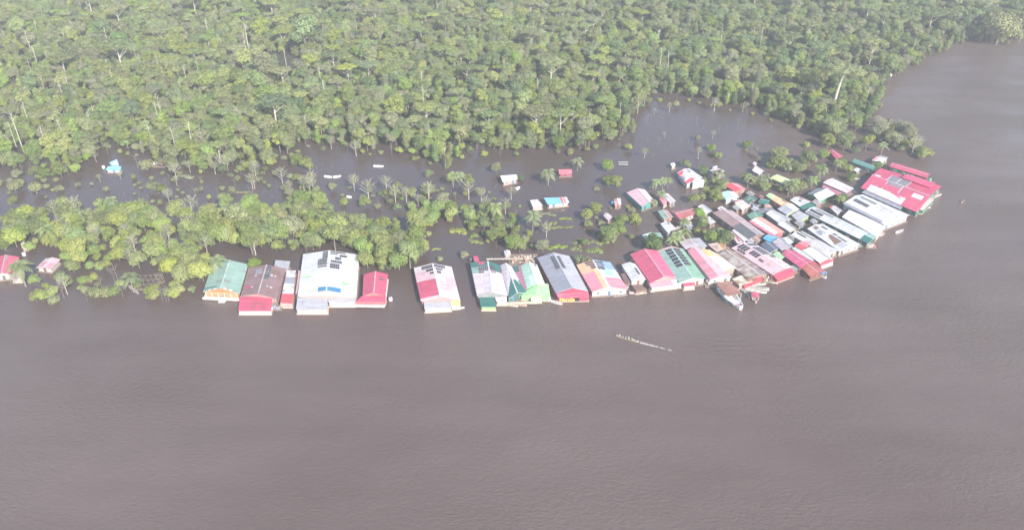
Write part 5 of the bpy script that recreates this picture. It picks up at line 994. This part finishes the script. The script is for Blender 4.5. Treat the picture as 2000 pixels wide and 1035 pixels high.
one = [(838, 348, 'small', 'bright', .75), (970, 338, 'round', 'olive', .58), (884, 366, 'palm', '0', 1.05), (898, 364, 'palm', '1', 1.0), (915, 362, 'round', 'mid', .6), (1070, 362, 'palm', '0', 1.15), (1127, 334, 'palm', '1', .95), (1187, 334, 'small', 'bright', 1.05), (1186, 362, 'small', 'mid', .9), (1203, 366, 'round', 'mid', .62), (967, 430, 'palm', '0', 1.15), (1017, 352, 'shrub', 'dark', .8),
       (918, 432, 'round', 'bright', .62), (1040, 452, 'palm', '1', 1.3), (1000, 488, 'round', 'mid', .72), (1015, 492, 'round', 'mid', .6), (1060, 492, 'round', 'olive', .6), (972, 452, 'small', 'mid', 1.0), (1163, 418, 'round', 'mid', .6), (1145, 430, 'small', 'yellow', .95), (1187, 474, 'round', 'mid', .85), (1205, 462, 'round', 'mid', .75), (1238, 442, 'round', 'yellow', .68), (1215, 440, 'small', 'mid', .9),
       (1273, 492, 'small', 'dark', 1.35), (1320, 482, 'palm', '0', 1.0), (1334, 474, 'palm', '1', .9), (1310, 488, 'palm', '1', .85), (1388, 476, 'round', 'bright', .68), (1415, 480, 'small', 'mid', 1.25), (1402, 470, 'shrub', 'yellow', 1), (1365, 425, 'small', 'bright', .8), (1355, 398, 'small', 'yellow', .9), (1396, 396, 'round', 'mid', .7), (1280, 372, 'palm', '0', .8), (1293, 370, 'palm', '1', .8), (1303, 368, 'palm', '0', .75), (1275, 372, 'small', 'olive', .6),
       (1338, 328, 'small', 'mid', .8), (1372, 342, 'small', 'dark', .9), (1387, 296, 'shrub', 'mid', 1.25), (1400, 309, 'shrub', 'mid', 1.1), (1457, 290, 'shrub', 'mid', 1.3), (1362, 275, 'small', 'olive', .6), (1320, 210, 'small', 'olive', .7), (1395, 218, 'sparse', 'olive', .7), (1440, 250, 'bare', '0', .8), (1360, 245, 'bare', '1', .7), (1262, 245, 'bare', '0', .9), (1404, 262, 'bare', '1', .6), (1245, 222, 'sparse', 'olive', .8), (1235, 260, 'col', 'olive', .6), (1228, 295, 'small', 'yellow', .7),
       (1210, 300, 'bare', '1', .8), (1521, 312, 'round', 'dark', .68), (1508, 330, 'small', 'mid', 1.1), (1555, 340, 'round', 'mid', .62), (1575, 318, 'round', 'olive', .62), (1607, 312, 'round', 'bright', .62), (1575, 288, 'shrub', 'yellow', .9), (1640, 330, 'round', 'mid', .6), (1632, 336, 'palm', '0', .9), (1600, 348, 'palm', '1', 1.0), (1602, 352, 'palm', '0', .9), (1655, 340, 'small', 'yellow', .9), (1661, 355, 'small', 'mid', .8),
       (1720, 302, 'palm', '1', .9), (1712, 332, 'small', 'dark', .8), (1642, 400, 'small', 'mid', .95), (1637, 404, 'palm', '0', .8), (1800, 312, 'round', 'yellow', .58), (1720, 268, 'sparse', 'olive', .8), (1735, 275, 'small', 'olive', 1.1), (28, 402, 'round', 'mid', .5), (52, 558, 'palm', '0', 1.55), (262, 570, 'palm', '1', 1.15), (222, 416, 'palm', '0', 1.1), (72, 590, 'round', 'yellow', .5), (85, 588, 'small', 'yellow', .85), (106, 594, 'bare', '0', .5), (105, 592, 'shrub', 'olive', 1.0), (132, 575, 'sparse', 'olive', .65),
       (188, 580, 'shrub', 'mid', 1.3), (205, 578, 'shrub', 'olive', 1.2), (222, 578, 'shrub', 'mid', 1.3), (232, 555, 'bare', '1', 1.2), (165, 555, 'shrub', 'bright', 1), (145, 532, 'small', 'yellow', 1.0), (305, 585, 'small', 'yellow', .75), (318, 586, 'bare', '0', .9), (330, 588, 'bare', '1', .85), (342, 582, 'small', 'yellow', .8), (100, 480, 'palm', '1', 1.3), (430, 540, 'palm', '0', 1.3), (498, 528, 'small', 'bright', .95), (497, 500, 'bare', '0', 1.4), (500, 498, 'sparse', 'mid', .9), (600, 500, 'bare', '1', .7),
       (580, 325, 'round', 'mid', .7), (600, 332, 'small', 'mid', 1.2), (595, 375, 'sparse', 'olive', .7), (320, 380, 'small', 'mid', .9), (298, 375, 'small', 'mid', .9), (345, 350, 'sparse', 'olive', .7), (500, 345, 'sparse', 'olive', .7), (385, 395, 'bare', '0', 1.0), (90, 350, 'round', 'mid', .62), (120, 345, 'round', 'mid', .7), (150, 340, 'round', 'bright', .6), (70, 345, 'round', 'mid', .6), (270, 330, 'bare', '1', 1.0), (285, 331, 'shrub', 'olive', 1.6), (875, 330, 'col', 'yellow', .65), (1180, 430, 'bare', '1', .7),
       (400, 300, 'sparse', 'olive', 1.1), (1140, 478, 'shrub', 'mid', .9), (1165, 372, 'shrub', 'olive', .6), (907, 505, 'small', 'olive', .6), (860, 510, 'shrub', 'yellow', .6), (1145, 515, 'shrub', 'olive', 1.1), (1130, 512, 'shrub', 'olive', 1.0), (1290, 395, 'palm', '0', .8), (1275, 405, 'small', 'olive', .7), (1430, 380, 'shrub', 'olive', .8), (1492, 365, 'palm', '1', .9)]
for r_ in one: T(r_[0], r_[1], r_[2], r_[3], r_[4] * (.8 if r_[2] == 'round' else .85 if r_[2] == 'bare' else .92))
for px, py, s, l in ((1625, 222, 1.35, 'giant pale-trunked tree leaning over the wooded point'),):
    p = G(px, py); t = thing('emergent_tree', l, 'tree', (p.x, p.y, 0)); mb = MB(); Hh = 24
    mb.tube([(0, 0, -1), (.3, .5, 9), (1.3, 1, 17), (2.8, 1.5, 21)], [.8, .65, .52, .36], 8)
    for k in range(8):
        a = k * .8; b0 = Vector((2.4, 1.3, 20)); mb.tube([b0, b0 + Vector((math.cos(a) * 3, math.sin(a) * 3, 2)), b0 + Vector((math.cos(a) * 6.5, math.sin(a) * 6.5, 3.2))], [.3, .2, .07], 5)
    obj('trunk', mb.mesh('trunk', [BARKW]), t)
    lb = [((2.6 + (l_[0][0]) * 1.35, 1.3 + l_[0][1] * 1.35, l_[0][2] + 8.6), (l_[1][0] * 1.2, l_[1][1] * 1.2, l_[1][2] * 1.1)) for l_ in lobes_umb(5, 17, 7.5)]
    obj('crown', leaf_mesh('crown_emergent', lb, 2600, .5, FOL['olive'], 77), t)
p = G(1945, 88); tree(('round', 'olive'), (p.x, p.y), 2.0, 'huge rounded pale olive tree on the far right bank', None, 1.0); p = G(1925, 70); tree(('tall', 'mid'), (p.x, p.y), 1.1, 'tall mid green tree behind the huge olive one on the far right bank', None, 2.0)
p = G(600, 112); tree(('tall', 'bright'), (p.x, p.y), 1.55, 'tall bright green tree with a pale trunk over the dark forest clearing', None, 2.0)
p = G(243, 150); tree(('umb', 'mid'), (p.x, p.y), 1.3, 'broad flat green crown on a white trunk rising over the left forest', None, 1.0)
p = G(480, 262); tree(('bare', '0'), (p.x, p.y), 1.2, 'bare pink-grey tree among the forest front trees left of centre', None, 1.0)
# bleached trunks standing over the forest (top pixel x, base pixel x y, height)
for px, py, s, k in ((66, 118, 1.25, '0'), (82, 155, 1.3, '0'), (102, 146, .95, '1'), (150, 82, .9, '0'), (121, 118, .8, '1'), (228, 190, 1.05, '0'), (60, 250, .9, '0'), (46, 296, 1.3, '1'), (184, 268, .9, '1'), (490, 118, 1.5, '0'), (483, 112, 1.1, '1'), (412, 92, 1.2, '0'), (562, 148, 1.0, '0'), (478, 155, .9, '0'), (608, 104, 1.1, '1'), (620, 125, .9, '1'), (638, 215, 1.1, '0'), (380, 300, 1.1, '1'), (392, 160, .9, '1'), (865, 40, .9, '0'), (828, 222, 1.0, '0'), (775, 178, .8, '1'), (985, 160, .9, '0'), (1287, 148, 1.1, '0'), (1302, 150, 1.0, '1'), (1050, 200, .9, '1'), (1205, 165, .8, '1'), (1482, 108, .8, '0'), (1780, 112, .8, '0'), (1688, 215, .8, '1'), (1465, 200, .7, '1'), (270, 130, .8, '1'), (313, 145, .8, '0'), (215, 100, 1.0, '0'), (165, 40, .9, '1'), (870, 330, .7, '0'), (1990, 85, .6, '1'), (300, 292, .8, '0'), (345, 300, .9, '1'), (1210, 240, .7, '0')):
    T(px, py, 'snag', k, s * .68, 'tall bleached bare trunk in the forest ' + min(FE, key=lambda t: abs(t[0] - px))[1], group='bleached trunks over the forest')
fillp([(700, 372), (860, 365), (960, 372), (1020, 400), (1060, 440), (1075, 490), (960, 497), (930, 450), (880, 440), (800, 410)], 5.2, [('shrub', 'mid'), ('shrub', 'olive'), ('shrub', 'yellow'), ('small', 'mid'), ('shrub', 'bright'), ('sparse', 'olive'), ('bare', '1')], .3, .75, group='brush in the shallow water behind the stores')
fillp([(55, 555), (140, 540), (240, 548), (350, 560), (395, 570), (360, 592), (250, 584), (120, 592), (60, 585)], 4.6, [('shrub', 'yellow'), ('shrub', 'mid'), ('small', 'yellow'), ('shrub', 'olive'), ('bare', '1'), ('small', 'mid')], .35, .8, group='bushes along the left waterfront')
fillp([(1150, 405), (1230, 400), (1260, 440), (1230, 475), (1160, 480), (1140, 440)], 5, [('shrub', 'mid'), ('small', 'mid'), ('shrub', 'yellow'), ('shrub', 'olive')], .35, .75, group='brush in the shallow water behind the stores')
fillp([(1690, 245), (1740, 240), (1790, 285), (1830, 300), (1825, 312), (1780, 308), (1735, 292), (1705, 270)], 3.8, [('small', 'olive'), ('round', 'olive'), ('small', 'mid'), ('small', 'yellow'), ('sparse', 'olive')], .45, .75, group='trees on the spit')
fillp([(0, 345), (60, 350), (150, 352), (260, 345), (330, 350), (420, 360), (420, 395), (300, 400), (250, 375), (100, 395), (0, 400)], 7.5, [('shrub', 'olive'), ('shrub', 'mid'), ('shrub', 'yellow'), ('sparse', 'olive'), ('shrub', 'olive')], .3, .65, group='half-drowned scrub in the left channel')
q = random.Random(33)
for (ax_, ay_), (bx_, by_) in zip(FOREST[:28], FOREST[1:29]):
    n_ = max(1, int(math.hypot(bx_ - ax_, by_ - ay_) / 17))
    for i in range(n_):
        t = (i + q.random()) / n_; px, py = lerp(ax_, bx_, t) + q.uniform(-5, 5), lerp(ay_, by_, t) + q.uniform(1, 11)
        if px < -20 or q.random() < .25: continue
        k, f = q.choice([('shrub', 'olive'), ('shrub', 'mid'), ('bare', '0'), ('bare', '1'), ('sparse', 'olive'), ('small', 'yellow'), ('shrub', 'yellow')])
        T(px, py, k, f, q.uniform(.35, .7), (CO[f] + ' ' if f in CO and k != 'sparse' else '') + {'shrub': 'half-drowned bush', 'bare': 'half-drowned bare sapling', 'sparse': 'half-drowned pale sapling', 'small': 'half-drowned small tree'}[k] + ' ' + min(FE, key=lambda t_: abs(t_[0] - px))[1].replace('behind', 'before the forest behind'), group='half-drowned growth along the forest edge')
for i in range(22):
    px, py = q.uniform(1245, 1560), q.uniform(215, 315); c = G(px, py)
    if inside((c.x, c.y), fw): continue
    T(px, py, *q.choice([('bare', '0'), ('bare', '1'), ('sparse', 'olive'), ('shrub', 'olive')]), q.uniform(.25, .45), None, group='drowned saplings in the open pool')
q = random.Random(31)
for i in range(46):
    px, py = (q.uniform(5, 640), q.uniform(60, 300)) if i < 32 else (q.uniform(640, 1500), q.uniform(60, 190)); c = G(px, py)
    if not inside((c.x, c.y), fw): continue
    T(px, py, 'snag', q.choice('01'), q.uniform(.42, .66), 'slim pale dead trunk in the forest ' + min(FE, key=lambda t: abs(t[0] - px))[1], group='bleached trunks over the forest')
# weed mats
def mat_(px, py, wd, dp, fam, seed, label):
    c = G(px, py); q = random.Random(seed); lb = []
    for i in range(6):
        t = (i + .5) / 6 - .5; lb.append(((t * wd, q.uniform(-.25, .25) * dp, .12), (wd * .16 * q.uniform(.7, 1.2), dp * .36 * q.uniform(.7, 1.1), .22)))
    o = obj('floating_weeds', leaf_mesh('floating_weeds', lb, int(70 * wd), .4, FOL[fam], seed, flat=1.2)); o.location = (c.x, c.y, 0); o.rotation_euler = (0, 0, q.uniform(-.3, .3)); tag(o, label, 'water plants', 'floating weed mats')
for i, (px, py, wd, dp, fam, wh) in enumerate([(1068, 418, 7, 3, 'olive', 'just below the long blue-roofed stilt house'), (1104, 428, 4.5, 3, 'yellow', 'short patch at the top of the weed ring'), (1095, 445, 9, 3, 'yellow', 'long curved lower patch of the weed ring'), (1080, 436, 3, 3.5, 'yellow', 'left end of the weed ring'), (1088, 483, 7, 3.5, 'bright', 'oblong mat behind the grey-roofed store'), (1138, 473, 7, 5, 'yellow', 'mat with a white snag right of the grey-roofed store back'), (1160, 490, 5.5, 4.5, 'bright', 'rounded bright mat behind the orange and blue roof'), (1125, 485, 4, 5, 'mid', 'middle mat between the oblong and the rounded ones'), (1178, 474, 5, 4, 'yellow', 'mat under the large tree by the pinkish roof'), (930, 472, 5, 3.5, 'yellow', 'small mat in open water behind the green-white store'), (895, 452, 6, 6, 'yellow', 'ragged mat behind the lone pink store'), (852, 487, 3, 1.5, 'yellow', 'tiny mat above the lone pink store'), (925, 460, 3, 4, 'bright', 'thin upright mat beside the small one in open water'), (360, 345, 8, 4, 'olive', 'faint mat among the left lagoon snags'), (430, 400, 10, 4, 'olive', 'wide faint mat before the strip trees'), (470, 375, 9, 3, 'olive', 'faint mat beneath the leaning lagoon trees'), (1560, 245, 6, 4, 'mid', 'mat at the right end of the pool')]):
    mat_(px, py, wd, dp, fam, 500 + i, 'floating weeds, ' + wh)
# drowned twigs in the shallows, uncountable
mb = MB(); q = random.Random(3)
for poly in ([(200, 345), (520, 335), (560, 420), (240, 420)], [(560, 310), (740, 330), (800, 400), (640, 400)], [(880, 300), (1180, 320), (1180, 480), (900, 500)], [(1220, 220), (1500, 240), (1560, 290), (1260, 330)], [(1300, 440), (1420, 390), (1600, 380), (1560, 470), (1340, 480)]):
    P = [G(*p) for p in poly]; xs = [p.x for p in P]; ys = [p.y for p in P]
    for i in range(70):
        x, y_ = q.uniform(min(xs), max(xs)), q.uniform(min(ys), max(ys))
        if not inside((x, y_), P): continue
        h = q.uniform(.3, 1.6); a = q.uniform(0, 6.28); l = q.uniform(0, 1.4)
        mb.tube([(x, y_, -.3), (x + math.cos(a) * l, y_ + math.sin(a) * l, h)], [.07, .03], 4)
tw = obj('drowned_twigs', mb.mesh('drowned_twigs', [BARK])); tag(tw, 'drowned pale twigs sticking out of the shallow lagoon', 'twigs', kind='stuff')
# ------------------------------------------------------------ labels: what repeats in one spot is told apart by its order there
from collections import defaultdict
bpy.context.view_layer.update(); byl = defaultdict(list)
for o in COL.objects:
    if o.parent is None and o.get('label') and o.get('category'): byl[o['label']].append(o)
NUM = ['leftmost', 'second', 'third', 'fourth', 'fifth', 'sixth', 'seventh', 'eighth', 'ninth', 'tenth', 'eleventh', 'twelfth', 'thirteenth', 'fourteenth']
for lb_, os_ in byl.items():
    if len(os_) == 1: continue
    os_.sort(key=lambda o: to_px(o.location)[0]); n_ = len(os_)
    if n_ <= 14 and len(lb_.split()) <= (13 if n_ > 3 else 14):
        nm_ = ['left one', 'right one'] if n_ == 2 else ['leftmost', 'middle one', 'rightmost'] if n_ == 3 else ['leftmost'] + [k_ + ' from left' for k_ in NUM[1:n_ - 1]] + ['rightmost']
        for o, w_ in zip(os_, nm_): o['label'] = lb_ + ', ' + w_
    else:
        for o in os_: o['group'] = 'trees ' + ' '.join(lb_.split()[-5:]) if not o.get('group') else os_[0].get('group') or o['group']
        if len({o['group'] for o in os_}) > 1:
            for o in os_: o['group'] = os_[0]['group']
# ------------------------------------------------------------ haze
HAZE_D = 0.00037
bm_ = MB(); c0 = ((X0 + X1) / 2, (Y0 + Y1) / 2, 78.0); bm_.box(c0, (X1 - X0 + 60, Y1 - Y0 + 60, 168))
m = bpy.data.materials.new('haze_air'); m.use_nodes = True; n = m.node_tree.nodes; n.remove(n['Principled BSDF'])
pv = n.new('ShaderNodeVolumePrincipled'); pv.inputs['Color'].default_value = (0.91, 0.91, 0.94, 1); pv.inputs['Density'].default_value = HAZE_D; pv.inputs['Anisotropy'].default_value = 0.0
m.node_tree.links.new(pv.outputs[0], n['Material Output'].inputs['Volume'])
hz = obj('haze', bm_.mesh('haze', [m])); tag(hz, kind='stuff'); hz['label'] = 'thin pale haze in the air over river and forest'
